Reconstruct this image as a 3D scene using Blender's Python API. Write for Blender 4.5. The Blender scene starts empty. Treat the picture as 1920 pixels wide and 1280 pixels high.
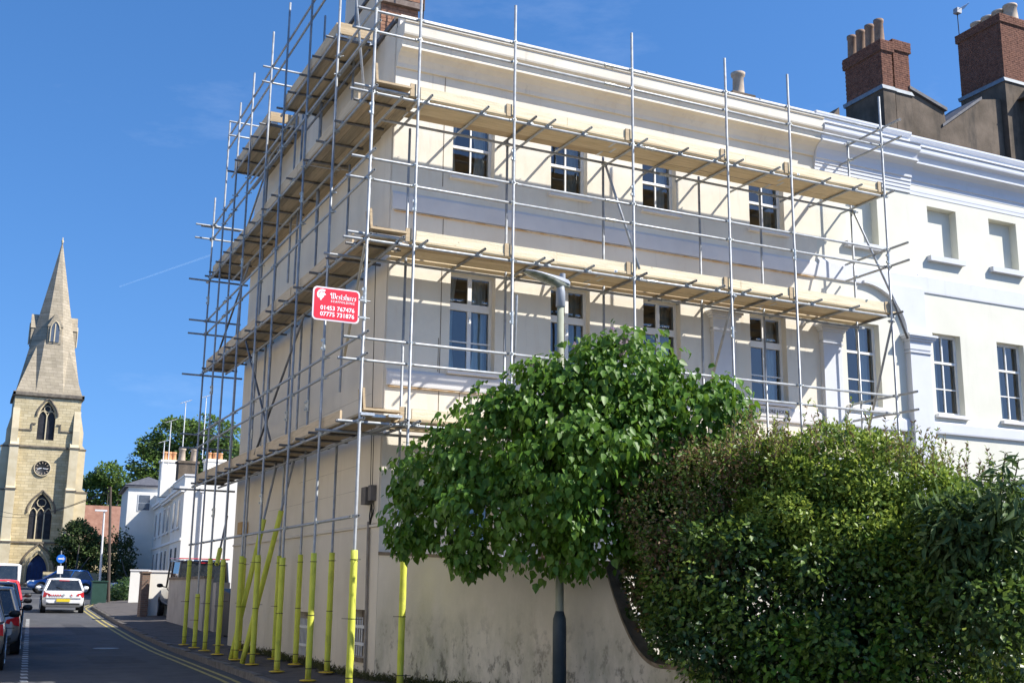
import bpy, bmesh, math, random
import numpy as np
from mathutils import Vector, Matrix
random.seed(7); rng = np.random.default_rng(11)
R = math.radians
scene = bpy.context.scene
col = scene.collection
# ------------------------------------------------------------------ camera
F_PX, PITCH, ROLL, YAW = 2163.92, R(12.3373), R(0.7146), R(25.4542)
CAM = Vector((-5.5024, -17.0690, 1.4274))
fw = Vector((math.sin(YAW)*math.cos(PITCH), math.cos(YAW)*math.cos(PITCH), math.sin(PITCH)))
_r = Vector((math.cos(YAW), -math.sin(YAW), 0)); _u = _r.cross(fw)
rt = math.cos(ROLL)*_r + math.sin(ROLL)*_u
up = -math.sin(ROLL)*_r + math.cos(ROLL)*_u
cd = bpy.data.cameras.new('camera'); cam = bpy.data.objects.new('camera', cd); col.objects.link(cam)
cd.sensor_width = 36; cd.lens = 36*F_PX/1920; cd.clip_start = .1; cd.clip_end = 9000
cam.matrix_world = Matrix(((rt.x, up.x, -fw.x, CAM.x), (rt.y, up.y, -fw.y, CAM.y), (rt.z, up.z, -fw.z, CAM.z), (0, 0, 0, 1)))
scene.camera = cam
def at(px, py, X=None, Y=None, D=None):
    d = fw + (px-960)/F_PX*rt - (py-640)/F_PX*up
    if X is not None: t = (X-CAM.x)/d.x
    elif Y is not None: t = (Y-CAM.y)/d.y
    else: t = D
    return CAM + t*d
# ------------------------------------------------------------------ light
SUN = Vector((1.25, -1.0, 1.5)).normalized()
el = math.asin(SUN.z)
w = bpy.data.worlds.new('World'); scene.world = w; w.use_nodes = True
nt = w.node_tree; nt.nodes.clear(); N = nt.nodes.new; L = nt.links.new
sky = N('ShaderNodeTexSky'); sky.sky_type = 'NISHITA'; sky.sun_disc = False
sky.sun_elevation = el; sky.sun_rotation = math.atan2(SUN.x, SUN.y)
sky.altitude = 50; sky.air_density = 1.0; sky.dust_density = .35; sky.ozone_density = 3.2
bg = N('ShaderNodeBackground'); bg.inputs[1].default_value = .15
tc = N('ShaderNodeTexCoord'); mp = N('ShaderNodeMapping'); mp.inputs['Scale'].default_value = (2.0, 2.0, 7.0)
mp.inputs['Rotation'].default_value = (0, 0, .5)
nz = N('ShaderNodeTexNoise'); nz.inputs['Scale'].default_value = 1.9; nz.inputs['Detail'].default_value = 9; nz.inputs['Roughness'].default_value = .62
cr = N('ShaderNodeMapRange'); cr.inputs[1].default_value = .60; cr.inputs[2].default_value = .98; cr.inputs[4].default_value = .11
hs = N('ShaderNodeHueSaturation'); hs.inputs['Saturation'].default_value = 1.24; hs.inputs['Hue'].default_value = .504; hs.inputs['Value'].default_value = .83
mx = N('ShaderNodeMix'); mx.data_type = 'RGBA'; mx.inputs['B'].default_value = (7.5, 7.9, 8.4, 1)
out = N('ShaderNodeOutputWorld')
L(tc.outputs['Generated'], mp.inputs[0]); L(mp.outputs[0], nz.inputs[0]); L(nz.outputs[0], cr.inputs[0])
L(sky.outputs[0], hs.inputs['Color'])
sx = N('ShaderNodeSeparateXYZ'); cx_ = N('ShaderNodeCombineXYZ'); zz_ = N('ShaderNodeMapRange'); zz_.inputs[1].default_value = -.02; zz_.inputs[2].default_value = 1; zz_.inputs[3].default_value = .17; zz_.inputs[4].default_value = 1
L(tc.outputs['Generated'], sx.inputs[0]); L(sx.outputs['X'], cx_.inputs[0]); L(sx.outputs['Y'], cx_.inputs[1]); L(sx.outputs['Z'], zz_.inputs[0]); L(zz_.outputs[0], cx_.inputs[2]); L(cx_.outputs[0], sky.inputs[0]); L(hs.outputs[0], mx.inputs['A']); L(cr.outputs[0], mx.inputs['Factor'])
L(mx.outputs['Result'], bg.inputs[0]); L(bg.outputs[0], out.inputs[0])
sd = bpy.data.lights.new('sun', 'SUN'); sd.energy = 4.5; sd.angle = R(.53); sd.color = (1.0, .955, .88)
so = bpy.data.objects.new('sun', sd); col.objects.link(so); so.rotation_euler = SUN.to_track_quat('Z', 'Y').to_euler()
scene.view_settings.view_transform = 'Standard'; scene.view_settings.look = 'None'
scene.view_settings.exposure = .86; scene.view_settings.gamma = 1.0
scene.render.engine = 'CYCLES'
scene.cycles.max_bounces = 8; scene.cycles.transparent_max_bounces = 24

# ------------------------------------------------------------------ materials
MATS = {}
def nodes(name):
    m = bpy.data.materials.new(name); m.use_nodes = True
    nt = m.node_tree; return m, nt, nt.nodes['Principled BSDF']
def mat(name, c1, c2=None, scale=3., rough=.7, metal=0., bump=0., bscale=None, spec=.4, detail=6, stretch=(1, 1, 1), lo=.35, hi=.65, coat=0., trans=0., rough2=None):
    """procedural surface: two tones mixed by noise in object/world space, with fine relief"""
    if name in MATS: return MATS[name]
    m, nt, p = nodes(name); N = nt.nodes.new; L = nt.links.new
    g = N('ShaderNodeNewGeometry'); mpn = N('ShaderNodeMapping'); mpn.inputs['Scale'].default_value = stretch
    L(g.outputs['Position'], mpn.inputs[0])
    nz = N('ShaderNodeTexNoise'); nz.inputs['Scale'].default_value = scale; nz.inputs['Detail'].default_value = detail; nz.inputs['Roughness'].default_value = .6
    L(mpn.outputs[0], nz.inputs[0])
    r = N('ShaderNodeMapRange'); r.inputs[1].default_value = lo; r.inputs[2].default_value = hi; L(nz.outputs[0], r.inputs[0])
    mx = N('ShaderNodeMix'); mx.data_type = 'RGBA'; mx.inputs['A'].default_value = (*c1, 1); mx.inputs['B'].default_value = (*(c2 or c1), 1)
    L(r.outputs[0], mx.inputs['Factor']); L(mx.outputs['Result'], p.inputs['Base Color'])
    p.inputs['Roughness'].default_value = rough; p.inputs['Metallic'].default_value = metal
    if rough2 is not None:
        rr = N('ShaderNodeMapRange'); rr.inputs[3].default_value = rough; rr.inputs[4].default_value = rough2; L(nz.outputs[0], rr.inputs[0]); L(rr.outputs[0], p.inputs['Roughness'])
    p.inputs['Specular IOR Level'].default_value = spec
    if coat: p.inputs['Coat Weight'].default_value = coat; p.inputs['Coat Roughness'].default_value = .04
    if bump:
        n2 = N('ShaderNodeTexNoise'); n2.inputs['Scale'].default_value = bscale or scale*8; n2.inputs['Detail'].default_value = 5; L(g.outputs['Position'], n2.inputs[0])
        b = N('ShaderNodeBump'); b.inputs['Strength'].default_value = bump; b.inputs['Distance'].default_value = .02; L(n2.outputs[0], b.inputs['Height']); L(b.outputs[0], p.inputs['Normal'])
    m['mx'] = 1; MATS[name] = m; return m
def layer(m, colr, scale, lo, hi, amt=1., stretch=(1, 1, 1), zlo=None, zhi=None, seed=0.):
    """stains with a shape of their own laid over the colour"""
    nt = m.node_tree; N = nt.nodes.new; L = nt.links.new; p = nt.nodes['Principled BSDF']
    src = p.inputs['Base Color'].links[0].from_socket
    g = N('ShaderNodeNewGeometry'); mpn = N('ShaderNodeMapping'); mpn.inputs['Scale'].default_value = stretch; mpn.inputs['Location'].default_value = (seed, seed*.7, seed*.3)
    L(g.outputs['Position'], mpn.inputs[0])
    nz = N('ShaderNodeTexNoise'); nz.inputs['Scale'].default_value = scale; nz.inputs['Detail'].default_value = 8; nz.inputs['Roughness'].default_value = .68; L(mpn.outputs[0], nz.inputs[0])
    r = N('ShaderNodeMapRange'); r.inputs[1].default_value = lo; r.inputs[2].default_value = hi; r.inputs[4].default_value = amt; L(nz.outputs[0], r.inputs[0])
    f = r.outputs[0]
    if zlo is not None:
        s = N('ShaderNodeSeparateXYZ'); L(g.outputs['Position'], s.inputs[0])
        z = N('ShaderNodeMapRange'); z.inputs[1].default_value = zlo; z.inputs[2].default_value = zhi; z.inputs[3].default_value = 1; z.inputs[4].default_value = 0; L(s.outputs['Z'], z.inputs[0])
        mu = N('ShaderNodeMath'); mu.operation = 'MULTIPLY'; L(f, mu.inputs[0]); L(z.outputs[0], mu.inputs[1]); f = mu.outputs[0]
    mx = N('ShaderNodeMix'); mx.data_type = 'RGBA'; mx.inputs['B'].default_value = (*colr, 1); L(src, mx.inputs['A']); L(f, mx.inputs['Factor'])
    L(mx.outputs['Result'], p.inputs['Base Color']); return m
def brickmat(name, c1, c2, mortar, bw, bh, ms=.012, axis='X', bump=.5):
    m, nt, p = nodes(name); N = nt.nodes.new; L = nt.links.new
    g = N('ShaderNodeNewGeometry'); s = N('ShaderNodeSeparateXYZ'); L(g.outputs['Position'], s.inputs[0])
    ad = N('ShaderNodeMath'); ad.operation = 'ADD'; L(s.outputs['X'], ad.inputs[0]); L(s.outputs['Y'], ad.inputs[1])
    c = N('ShaderNodeCombineXYZ'); L(ad.outputs[0], c.inputs[0]); L(s.outputs['Z'], c.inputs[1])
    b = N('ShaderNodeTexBrick'); b.inputs['Scale'].default_value = 1; b.inputs['Brick Width'].default_value = bw; b.inputs['Row Height'].default_value = bh
    b.inputs['Mortar Size'].default_value = ms; b.inputs['Mortar Smooth'].default_value = .2; b.inputs['Bias'].default_value = 0
    b.inputs['Color1'].default_value = (*c1, 1); b.inputs['Color2'].default_value = (*c2, 1); b.inputs['Mortar'].default_value = (*mortar, 1)
    L(c.outputs[0], b.inputs['Vector'])
    n = N('ShaderNodeTexNoise'); n.inputs['Scale'].default_value = 1.3; n.inputs['Detail'].default_value = 8; L(g.outputs['Position'], n.inputs[0])
    r = N('ShaderNodeMapRange'); r.inputs[3].default_value = .62; r.inputs[4].default_value = 1.3; L(n.outputs[0], r.inputs[0])
    mu = N('ShaderNodeVectorMath'); mu.operation = 'SCALE'; L(b.outputs['Color'], mu.inputs[0]); L(r.outputs[0], mu.inputs['Scale']); L(mu.outputs[0], p.inputs['Base Color'])
    bp = N('ShaderNodeBump'); bp.inputs['Strength'].default_value = bump; bp.inputs['Distance'].default_value = .02; bp.invert = True
    L(b.outputs['Fac'], bp.inputs['Height']); L(bp.outputs[0], p.inputs['Normal'])
    p.inputs['Roughness'].default_value = .9; MATS[name] = m; return m
def leafmat(name, c1, c2, trans=.3, rough=.45, spec=.4):
    m, nt, p = nodes(name); N = nt.nodes.new; L = nt.links.new
    g = N('ShaderNodeNewGeometry'); n = N('ShaderNodeTexNoise'); n.inputs['Scale'].default_value = 1.7; n.inputs['Detail'].default_value = 4; L(g.outputs['Position'], n.inputs[0])
    n2 = N('ShaderNodeTexNoise'); n2.inputs['Scale'].default_value = 23; L(g.outputs['Position'], n2.inputs[0])
    ad = N('ShaderNodeMath'); ad.operation = 'ADD'; L(n.outputs[0], ad.inputs[0]); L(n2.outputs[0], ad.inputs[1])
    r = N('ShaderNodeMapRange'); r.inputs[1].default_value = .75; r.inputs[2].default_value = 1.25; L(ad.outputs[0], r.inputs[0])
    mx = N('ShaderNodeMix'); mx.data_type = 'RGBA'; mx.inputs['A'].default_value = (*c1, 1); mx.inputs['B'].default_value = (*c2, 1); L(r.outputs[0], mx.inputs['Factor'])
    L(mx.outputs['Result'], p.inputs['Base Color']); p.inputs['Roughness'].default_value = rough; p.inputs['Specular IOR Level'].default_value = spec
    t = N('ShaderNodeBsdfTranslucent'); ms = N('ShaderNodeMixShader'); ms.inputs[0].default_value = trans
    hs = N('ShaderNodeHueSaturation'); hs.inputs['Value'].default_value = 1.5; hs.inputs['Hue'].default_value = .485; L(mx.outputs['Result'], hs.inputs['Color']); L(hs.outputs[0], t.inputs[0])
    o = nt.nodes['Material Output']; L(p.outputs[0], ms.inputs[1]); L(t.outputs[0], ms.inputs[2]); L(ms.outputs[0], o.inputs[0])
    MATS[name] = m; return m
def glassmat(name, tint=(.75, .8, .8), base=.06, rough=.0):
    m, nt, p = nodes(name); N = nt.nodes.new; L = nt.links.new; nt.nodes.remove(p)
    fr = N('ShaderNodeFresnel'); fr.inputs[0].default_value = 1.5
    ad = N('ShaderNodeMath'); ad.operation = 'MULTIPLY_ADD'; ad.inputs[1].default_value = 1.5; ad.inputs[2].default_value = base; L(fr.outputs[0], ad.inputs[0])
    t = N('ShaderNodeBsdfTransparent'); t.inputs[0].default_value = (*tint, 1); g = N('ShaderNodeBsdfGlossy'); g.inputs['Roughness'].default_value = rough
    gg = N('ShaderNodeNewGeometry'); n = N('ShaderNodeTexNoise'); n.inputs['Scale'].default_value = 1.4; n.inputs['Detail'].default_value = 1; L(gg.outputs['Position'], n.inputs[0])
    b = N('ShaderNodeBump'); b.inputs['Strength'].default_value = .12; b.inputs['Distance'].default_value = .05; L(n.outputs[0], b.inputs['Height']); L(b.outputs[0], g.inputs['Normal'])
    ms = N('ShaderNodeMixShader'); L(ad.outputs[0], ms.inputs[0]); L(t.outputs[0], ms.inputs[1]); L(g.outputs[0], ms.inputs[2]); L(ms.outputs[0], nt.nodes['Material Output'].inputs[0])
    MATS[name] = m; return m
M = {}
M['cream'] = mat('cream_stucco', (.685, .625, .515), (.74, .685, .575), 1.1, .88, bump=.12, bscale=40, spec=.2)
layer(M['cream'], (.56, .43, .29), 2.6, .55, .80, .45, (1.3, 1.3, .22)); layer(M['cream'], (.34, .31, .27), 3.4, .60, .8, .5, (2.2, 2.2, .18), seed=4); layer(M['cream'], (.50, .46, .40), .7, .5, .7, .4, seed=9)
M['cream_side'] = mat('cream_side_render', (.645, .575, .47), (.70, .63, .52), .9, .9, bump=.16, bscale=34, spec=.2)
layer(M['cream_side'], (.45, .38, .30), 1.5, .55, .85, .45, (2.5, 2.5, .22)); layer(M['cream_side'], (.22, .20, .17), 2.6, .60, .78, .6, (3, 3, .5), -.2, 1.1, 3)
M['band'] = mat('pale_painted_band', (.59, .58, .575), (.65, .635, .62), 2, .85, bump=.08, bscale=40, spec=.2)
M['white_stucco'] = mat('white_stucco', (.645, .625, .525), (.69, .67, .575), 1.2, .85, bump=.1, bscale=40, spec=.2)
layer(M['white_stucco'], (.52, .49, .42), 2.6, .56, .82, .4, (2.2, 2.2, .2), seed=2)
M['blue_white'] = mat('bluish_white_trim', (.59, .60, .625), (.63, .64, .66), 1.5, .8, bump=.05, bscale=50, spec=.25)
layer(M['blue_white'], (.45, .45, .44), 3, .58, .8, .4, (2, 2, .3), seed=6)
M['parapet'] = mat('flaking_parapet_paint', (.72, .66, .58), (.78, .73, .66), 1.3, .9, bump=.25, bscale=26, spec=.2)
layer(M['parapet'], (.42, .30, .24), 7, .60, .70, .7, (1, 1, 1.6), seed=2); layer(M['parapet'], (.3, .29, .26), 11, .62, .72, .5, seed=8)
M['trim'] = mat('white_window_paint', (.74, .72, .67), (.80, .78, .74), 3, .5, spec=.4)
M['sill'] = mat('stone_sill_paint', (.66, .64, .62), (.72, .70, .68), 3, .7)
M['gardenwall'] = mat('garden_wall_render', (.57, .515, .42), (.65, .59, .49), .8, .92, bump=.22, bscale=22, spec=.2)
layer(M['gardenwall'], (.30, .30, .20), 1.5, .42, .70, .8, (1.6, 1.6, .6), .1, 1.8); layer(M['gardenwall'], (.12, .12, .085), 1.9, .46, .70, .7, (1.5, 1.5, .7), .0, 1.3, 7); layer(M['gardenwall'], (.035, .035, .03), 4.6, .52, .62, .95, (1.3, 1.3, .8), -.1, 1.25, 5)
layer(M['gardenwall'], (.42, .33, .25), 3.1, .62, .8, .6, (2.5, 2.5, .3), seed=9)
M['coping'] = mat('mossy_stone_coping', (.15, .115, .08), (.27, .215, .155), 5, .95, bump=.5, bscale=30)
M['steel'] = mat('galvanised_steel', (.27, .285, .295), (.40, .415, .425), 7, .38, metal=.3, spec=.5, bump=.05, bscale=90, rough2=.6)
layer(M['steel'], (.17, .12, .09), 6, .58, .78, .7, seed=1); layer(M['steel'], (.52, .50, .46), 14, .66, .72, .7, seed=6)
M['steel_dark'] = mat('weathered_steel', (.13, .13, .135), (.26, .26, .26), 6, .5, metal=.5, spec=.4)
M['coupler'] = mat('zinc_coupler', (.34, .36, .36), (.62, .62, .56), 30, .42, metal=.6)
M['coupler_red'] = mat('red_banded_coupler', (.35, .05, .03), (.2, .05, .03), 20, .6)
M['foam'] = mat('yellow_foam', (.56, .60, .06), (.64, .66, .10), 3, .75, bump=.2, bscale=30)
layer(M['foam'], (.20, .19, .07), 5, .55, .75, .55, (1, 1, .5), seed=2); layer(M['foam'], (.10, .09, .05), 8, .45, .7, .7, (1, 1, .6), -.1, .5, seed=4)
M['plate'] = mat('yellow_plastic_base', (.55, .36, .02), (.62, .42, .03), 6, .6)
M['tie'] = mat('black_cable_tie', (.01, .01, .01), rough=.5)
M['rope'] = mat('pale_rope', (.45, .42, .34), (.36, .33, .26), 40, .9)
def woodmat(name, a, b, along='Y'):
    st = {'X': (.5, 9, 9), 'Y': (9, .5, 9)}[along]
    m = mat(name, a, b, 2.6, .8, bump=.25, bscale=30, spec=.25, stretch=st, lo=.3, hi=.7); 
    layer(m, tuple(c*.72 for c in a), 3.1, .48, .62, .5, tuple(s*1.3 for s in st), seed=8)
    layer(m, tuple(c*.42 for c in a), 7, .66, .71, .8, tuple(.6 if s < 1 else 1.4 for s in st), seed=5)
    return layer(m, tuple(c*.5 for c in a), 1.8, .60, .70, .5, tuple(s*.8 for s in st), seed=3)
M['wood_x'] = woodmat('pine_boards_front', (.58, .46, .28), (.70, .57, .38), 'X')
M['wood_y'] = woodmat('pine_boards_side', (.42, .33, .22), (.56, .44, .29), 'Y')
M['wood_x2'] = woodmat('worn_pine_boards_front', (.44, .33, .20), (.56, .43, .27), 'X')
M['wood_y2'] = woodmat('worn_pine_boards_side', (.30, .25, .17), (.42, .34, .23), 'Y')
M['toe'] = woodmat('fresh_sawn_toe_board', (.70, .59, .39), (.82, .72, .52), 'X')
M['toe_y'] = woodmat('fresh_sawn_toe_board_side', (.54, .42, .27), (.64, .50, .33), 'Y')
M['band_iron'] = mat('board_end_band', (.50, .52, .52), (.7, .7, .7), 20, .4, metal=.6)
M['glass'] = glassmat('window_glass')
M['leaded'] = mat('dark_leaded_glass', (.012, .012, .014), (.03, .03, .035), 3, .5, spec=.3)
M['glass_far'] = mat('far_window_glass', (.05, .06, .08), (.12, .14, .17), .8, .12, spec=.8)
M['carglass'] = mat('car_window_glass', (.012, .015, .018), (.03, .035, .04), 4, .06, spec=.9)
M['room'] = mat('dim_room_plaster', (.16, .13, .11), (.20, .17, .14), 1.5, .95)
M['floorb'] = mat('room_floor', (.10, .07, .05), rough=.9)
M['curtain'] = mat('grey_curtain', (.62, .62, .58), (.74, .74, .70), 4, .9)
M['curtain2'] = mat('dark_curtain', (.30, .32, .28), (.42, .43, .39), 4, .9)
M['slate'] = mat('roof_slate', (.07, .07, .08), (.13, .13, .14), 5, .7, bump=.3, bscale=20)
M['lead'] = mat('lead_flashing', (.15, .18, .20), (.24, .27, .30), 6, .6)
M['soot'] = mat('sooty_chimney_render', (.10, .08, .06), (.19, .15, .115), .9, .95, bump=.3, bscale=18, spec=.15)
layer(M['soot'], (.04, .04, .038), 1.4, .50, .74, .8, (1.8, 1.8, .35), seed=3)
M['brick'] = mat('red_brick', (.12, .055, .038), (.22, .105, .07), 9, .9, bump=.3, bscale=60, spec=.2)
M['brick2'] = mat('brown_old_brick', (.26, .13, .08), (.40, .22, .14), 8, .9, bump=.3, bscale=60, spec=.2)
M['mortar'] = mat('lime_mortar', (.18, .15, .13), (.25, .22, .19), 12, .95)
M['mortar_d'] = mat('dark_mortar', (.16, .12, .10), (.24, .19, .16), 12, .95)
M['pot_w'] = mat('pale_clay_pot', (.42, .33, .24), (.55, .45, .34), 4, .85)
M['pot_o'] = mat('orange_clay_pot', (.58, .27, .12), (.66, .36, .18), 6, .85)
M['pot_b'] = mat('sooted_clay_pot', (.20, .13, .09), (.30, .20, .14), 6, .85)
M['asphalt'] = mat('asphalt', (.062, .062, .066), (.085, .085, .088), 2.2, .88, bump=.5, bscale=120, spec=.3)
layer(M['asphalt'], (.13, .127, .122), .45, .5, .75, .7, (1, .35, 1)); layer(M['asphalt'], (.03, .03, .032), .9, .60, .68, .5, (1, .2, 1), seed=5)
M['pavement'] = mat('tarmac_pavement', (.085, .075, .068), (.12, .105, .095), 3, .92, bump=.5, bscale=90, spec=.25)
layer(M['pavement'], (.045, .04, .036), 1.2, .52, .7, .7)
M['kerb'] = mat('granite_kerb', (.10, .09, .08), (.17, .155, .14), 8, .85, bump=.2, bscale=60)
M['yellow'] = mat('worn_yellow_paint', (.42, .34, .10), (.26, .22, .10), 7, .85, lo=.42, hi=.6)
M['whiteline'] = mat('worn_white_paint', (.45, .45, .43), (.22, .22, .22), 6, .85, lo=.45, hi=.62)
M['earth'] = mat('garden_soil', (.06, .045, .03), (.09, .07, .045), 3, .95, bump=.4)
M['stone'] = brickmat('church_limestone', (.47, .385, .22), (.57, .48, .30), (.32, .26, .165), .62, .24, .014, bump=.6)
M['stone_d'] = mat('church_dressed_stone', (.50, .42, .27), (.60, .52, .36), 1.2, .9, bump=.15, bscale=10)
M['spire'] = brickmat('spire_stone', (.32, .27, .19), (.39, .33, .24), (.24, .20, .14), .7, .28, .014, bump=.5)
M['string'] = mat('weathered_string_course', (.10, .085, .07), (.20, .17, .13), 3, .95)
M['tile'] = mat('red_brown_roof_tile', (.20, .10, .07), (.27, .15, .11), 2, .9, bump=.4, bscale=6)
M['doorblue'] = mat('blue_church_door', (.008, .03, .12), (.012, .045, .17), 4, .5)
M['black'] = mat('black_plastic', (.012, .012, .013), (.02, .02, .02), 5, .5)
M['tyre'] = mat('tyre_rubber', (.015, .015, .015), (.03, .03, .03), 8, .85)
M['rim'] = mat('alloy_rim', (.55, .56, .58), (.65, .65, .66), 8, .3, metal=.7)
M['red_lamp'] = mat('red_lamp_lens', (.45, .012, .02), (.6, .03, .04), 12, .15, spec=.7)
M['headlamp'] = mat('clear_lamp_lens', (.7, .72, .75), rough=.1, spec=.8)
M['numplate'] = mat('yellow_number_plate', (.72, .55, .03), rough=.4)
M['sign_red'] = mat('red_sign_panel', (.74, .012, .035), (.78, .02, .045), 2, .45)
M['sign_frame'] = mat('pinkish_white_frame', (.70, .62, .66), (.76, .70, .72), 4, .5)
M['white'] = mat('white_lettering', (.85, .85, .85), rough=.5)
M['letter'] = mat('black_lettering', (.02, .02, .02), rough=.7)
M['nameplate'] = mat('cream_name_plate', (.66, .62, .56), (.70, .66, .6), 6, .6)
M['lamp_grey'] = mat('painted_lamp_grey', (.24, .26, .29), (.31, .33, .36), 5, .5)
M['lamp_post'] = mat('weathered_green_grey_column', (.20, .215, .15), (.33, .34, .26), 6, .7, stretch=(1, 1, .3))
M['lamp_base'] = mat('dark_slate_blue_base', (.035, .05, .06), (.05, .07, .08), 5, .6)
M['lamp_bowl'] = mat('grimy_lamp_bowl', (.16, .17, .11), (.34, .35, .30), 9, .2, spec=.6)
M['pole'] = mat('creosoted_pole', (.06, .045, .035), (.10, .075, .06), 6, .9, stretch=(6, 6, .5))
M['blue'] = mat('blue_sign_disc', (.01, .13, .55), rough=.45)
M['orange'] = mat('ochre_box', (.42, .24, .07), (.50, .30, .10), 5, .7)
M['grey_box'] = mat('weathered_grey_box', (.10, .09, .08), (.17, .15, .135), 5, .8)
M['cable'] = mat('black_cable', (.02, .018, .016), rough=.8)
M['bars'] = mat('white_iron_bars', (.62, .62, .62), (.7, .7, .7), 9, .6)
M['bin'] = mat('dark_bin_plastic', (.012, .02, .022), (.02, .03, .03), 4, .5)
M['cabinet'] = mat('dark_green_cabinet', (.015, .05, .035), (.02, .06, .045), 4, .55)
M['bark'] = mat('bark', (.09, .07, .05), (.15, .12, .09), 8, .95, bump=.6)
M['pierbrick'] = brickmat('pier_brickwork', (.15, .09, .065), (.21, .13, .09), (.19, .16, .13), .225, .075, .01)
M['weed'] = leafmat('weed_leaves', (.05, .06, .02), (.10, .10, .03), .2, .7)
M['lilac'] = leafmat('lilac_leaf', (.05, .118, .010), (.125, .245, .026), .32, .46, .35)
M['lilacflower'] = leafmat('lilac_blossom', (.36, .25, .32), (.50, .40, .45), .3, .8)
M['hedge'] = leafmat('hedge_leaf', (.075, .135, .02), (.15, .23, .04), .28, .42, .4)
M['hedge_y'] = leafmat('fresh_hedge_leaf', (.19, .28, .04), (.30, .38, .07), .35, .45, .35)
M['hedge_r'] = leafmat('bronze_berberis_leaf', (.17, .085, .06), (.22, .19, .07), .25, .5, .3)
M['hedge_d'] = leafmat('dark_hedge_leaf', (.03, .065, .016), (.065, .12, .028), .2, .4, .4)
M['buddleia'] = leafmat('grey_green_leaf', (.055, .10, .03), (.11, .17, .055), .25, .55, .3)
M['tree_l'] = leafmat('sunny_tree_leaf', (.10, .17, .03), (.16, .25, .05), .3, .6, .25)
M['tree_m'] = leafmat('mid_tree_leaf', (.07, .12, .035), (.12, .18, .06), .3, .6, .25)
M['tree_d'] = leafmat('dark_tree_leaf', (.03, .05, .018), (.06, .085, .03), .2, .6, .2)

# ------------------------------------------------------------------ object helpers
def tag(o, label=None, cat=None, group=None, kind=None):
    if label: o['label'] = label
    if cat: o['category'] = cat
    if group: o['group'] = group
    if kind: o['kind'] = kind
    return o
def empty(name, loc=(0, 0, 0), rz=0., label=None, cat=None, group=None):
    o = bpy.data.objects.new(name, None); col.objects.link(o); o.location = loc; o.rotation_euler = (0, 0, rz); o.empty_display_size = .2
    return tag(o, label, cat, group)
def link(name, me, parent=None, mw=None):
    o = bpy.data.objects.new(name, me); col.objects.link(o)
    if parent is not None: o.parent = parent
    if mw is not None: o.matrix_local = mw
    return o
class MB:
    def __init__(s): s.v = []; s.f = []; s.m = []; s.sm = []
    def add(s, vs, fs, mi=0, smooth=False):
        b = len(s.v); s.v += [tuple(x) for x in vs]
        for f in fs: s.f.append(tuple(b+i for i in f)); s.m.append(mi); s.sm.append(smooth)
        return s
    def box(s, x0, x1, y0, y1, z0, z1, mi=0):
        return s.add([(x0, y0, z0), (x1, y0, z0), (x1, y1, z0), (x0, y1, z0), (x0, y0, z1), (x1, y0, z1), (x1, y1, z1), (x0, y1, z1)],
                     [(0, 3, 2, 1), (4, 5, 6, 7), (0, 1, 5, 4), (1, 2, 6, 5), (2, 3, 7, 6), (3, 0, 4, 7)], mi)
    def obox(s, o, u, v, wv, mi=0):
        o, u, v, wv = map(Vector, (o, u, v, wv)); P = [o, o+u, o+u+v, o+v, o+wv, o+u+wv, o+u+v+wv, o+v+wv]
        fs = [(0, 3, 2, 1), (4, 5, 6, 7), (0, 1, 5, 4), (1, 2, 6, 5), (2, 3, 7, 6), (3, 0, 4, 7)]
        if u.cross(v).dot(wv) < 0: fs = [f[::-1] for f in fs]
        return s.add(P, fs, mi)
    def tube(s, a, b, r, n=8, r2=None, mi=0, caps=True):
        a, b = Vector(a), Vector(b); d = (b-a).normalized(); e = d.orthogonal().normalized(); g = d.cross(e); r2 = r if r2 is None else r2
        vs = [a+(e*math.cos(t)+g*math.sin(t))*r for t in [2*math.pi*i/n for i in range(n)]]+[b+(e*math.cos(t)+g*math.sin(t))*r2 for t in [2*math.pi*i/n for i in range(n)]]
        s.add(vs, [(i, (i+1) % n, n+(i+1) % n, n+i) for i in range(n)], mi, True)
        if caps: s.add(vs, [tuple(range(n))[::-1], tuple(range(n, 2*n))], mi)
        return s
    def path(s, pts, r, n=6, mi=0):
        for a, b in zip(pts, pts[1:]): s.tube(a, b, r, n, mi=mi)
        return s
    def lathe(s, prof, n=16, c=(0, 0, 0), mi=0):
        vs = [(c[0]+p[0]*math.cos(2*math.pi*i/n), c[1]+p[0]*math.sin(2*math.pi*i/n), c[2]+p[1]) for p in prof for i in range(n)]
        return s.add(vs, [(k*n+i, k*n+(i+1) % n, (k+1)*n+(i+1) % n, (k+1)*n+i) for k in range(len(prof)-1) for i in range(n)], mi, True)
    def prism(s, poly, d, mi=0):      # poly: 3D polygon, d: extrusion vector
        d = Vector(d); n = len(poly); P = [Vector(p) for p in poly]
        nrm = sum(((P[i]-P[0]).cross(P[i+1]-P[0]) for i in range(1, n-1)), Vector())
        if nrm.dot(d) > 0: P = P[::-1]
        return s.add(P+[p+d for p in P], [tuple(range(n)), tuple(range(2*n-1, n-1, -1))]+[(i, n+i, n+(i+1) % n, (i+1) % n) for i in range(n)], mi)
    def mesh(s, name, mats):
        me = bpy.data.meshes.new(name); me.from_pydata(s.v, [], s.f)
        for m in (mats if isinstance(mats, (list, tuple)) else [mats]): me.materials.append(m)
        me.polygons.foreach_set('material_index', s.m); me.polygons.foreach_set('use_smooth', s.sm); me.update(); return me
    def build(s, name, mats, parent=None, **k): return tag(link(name, s.mesh(name, mats), parent), **k)
def box(name, m, parent, *a, **k): return MB().box(*a).build(name, m, parent, **k)
def copy_tree(o, parent=None):
    c = o.copy(); col.objects.link(c); c.parent = parent
    if parent is not None: c.matrix_parent_inverse = Matrix.Identity(4)
    for ch in list(o.children): copy_tree(ch, c)
    return c
def Gz(x, y): return .008*y if y < 13 else .104+.022*(y-13)      # lie of the street
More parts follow.
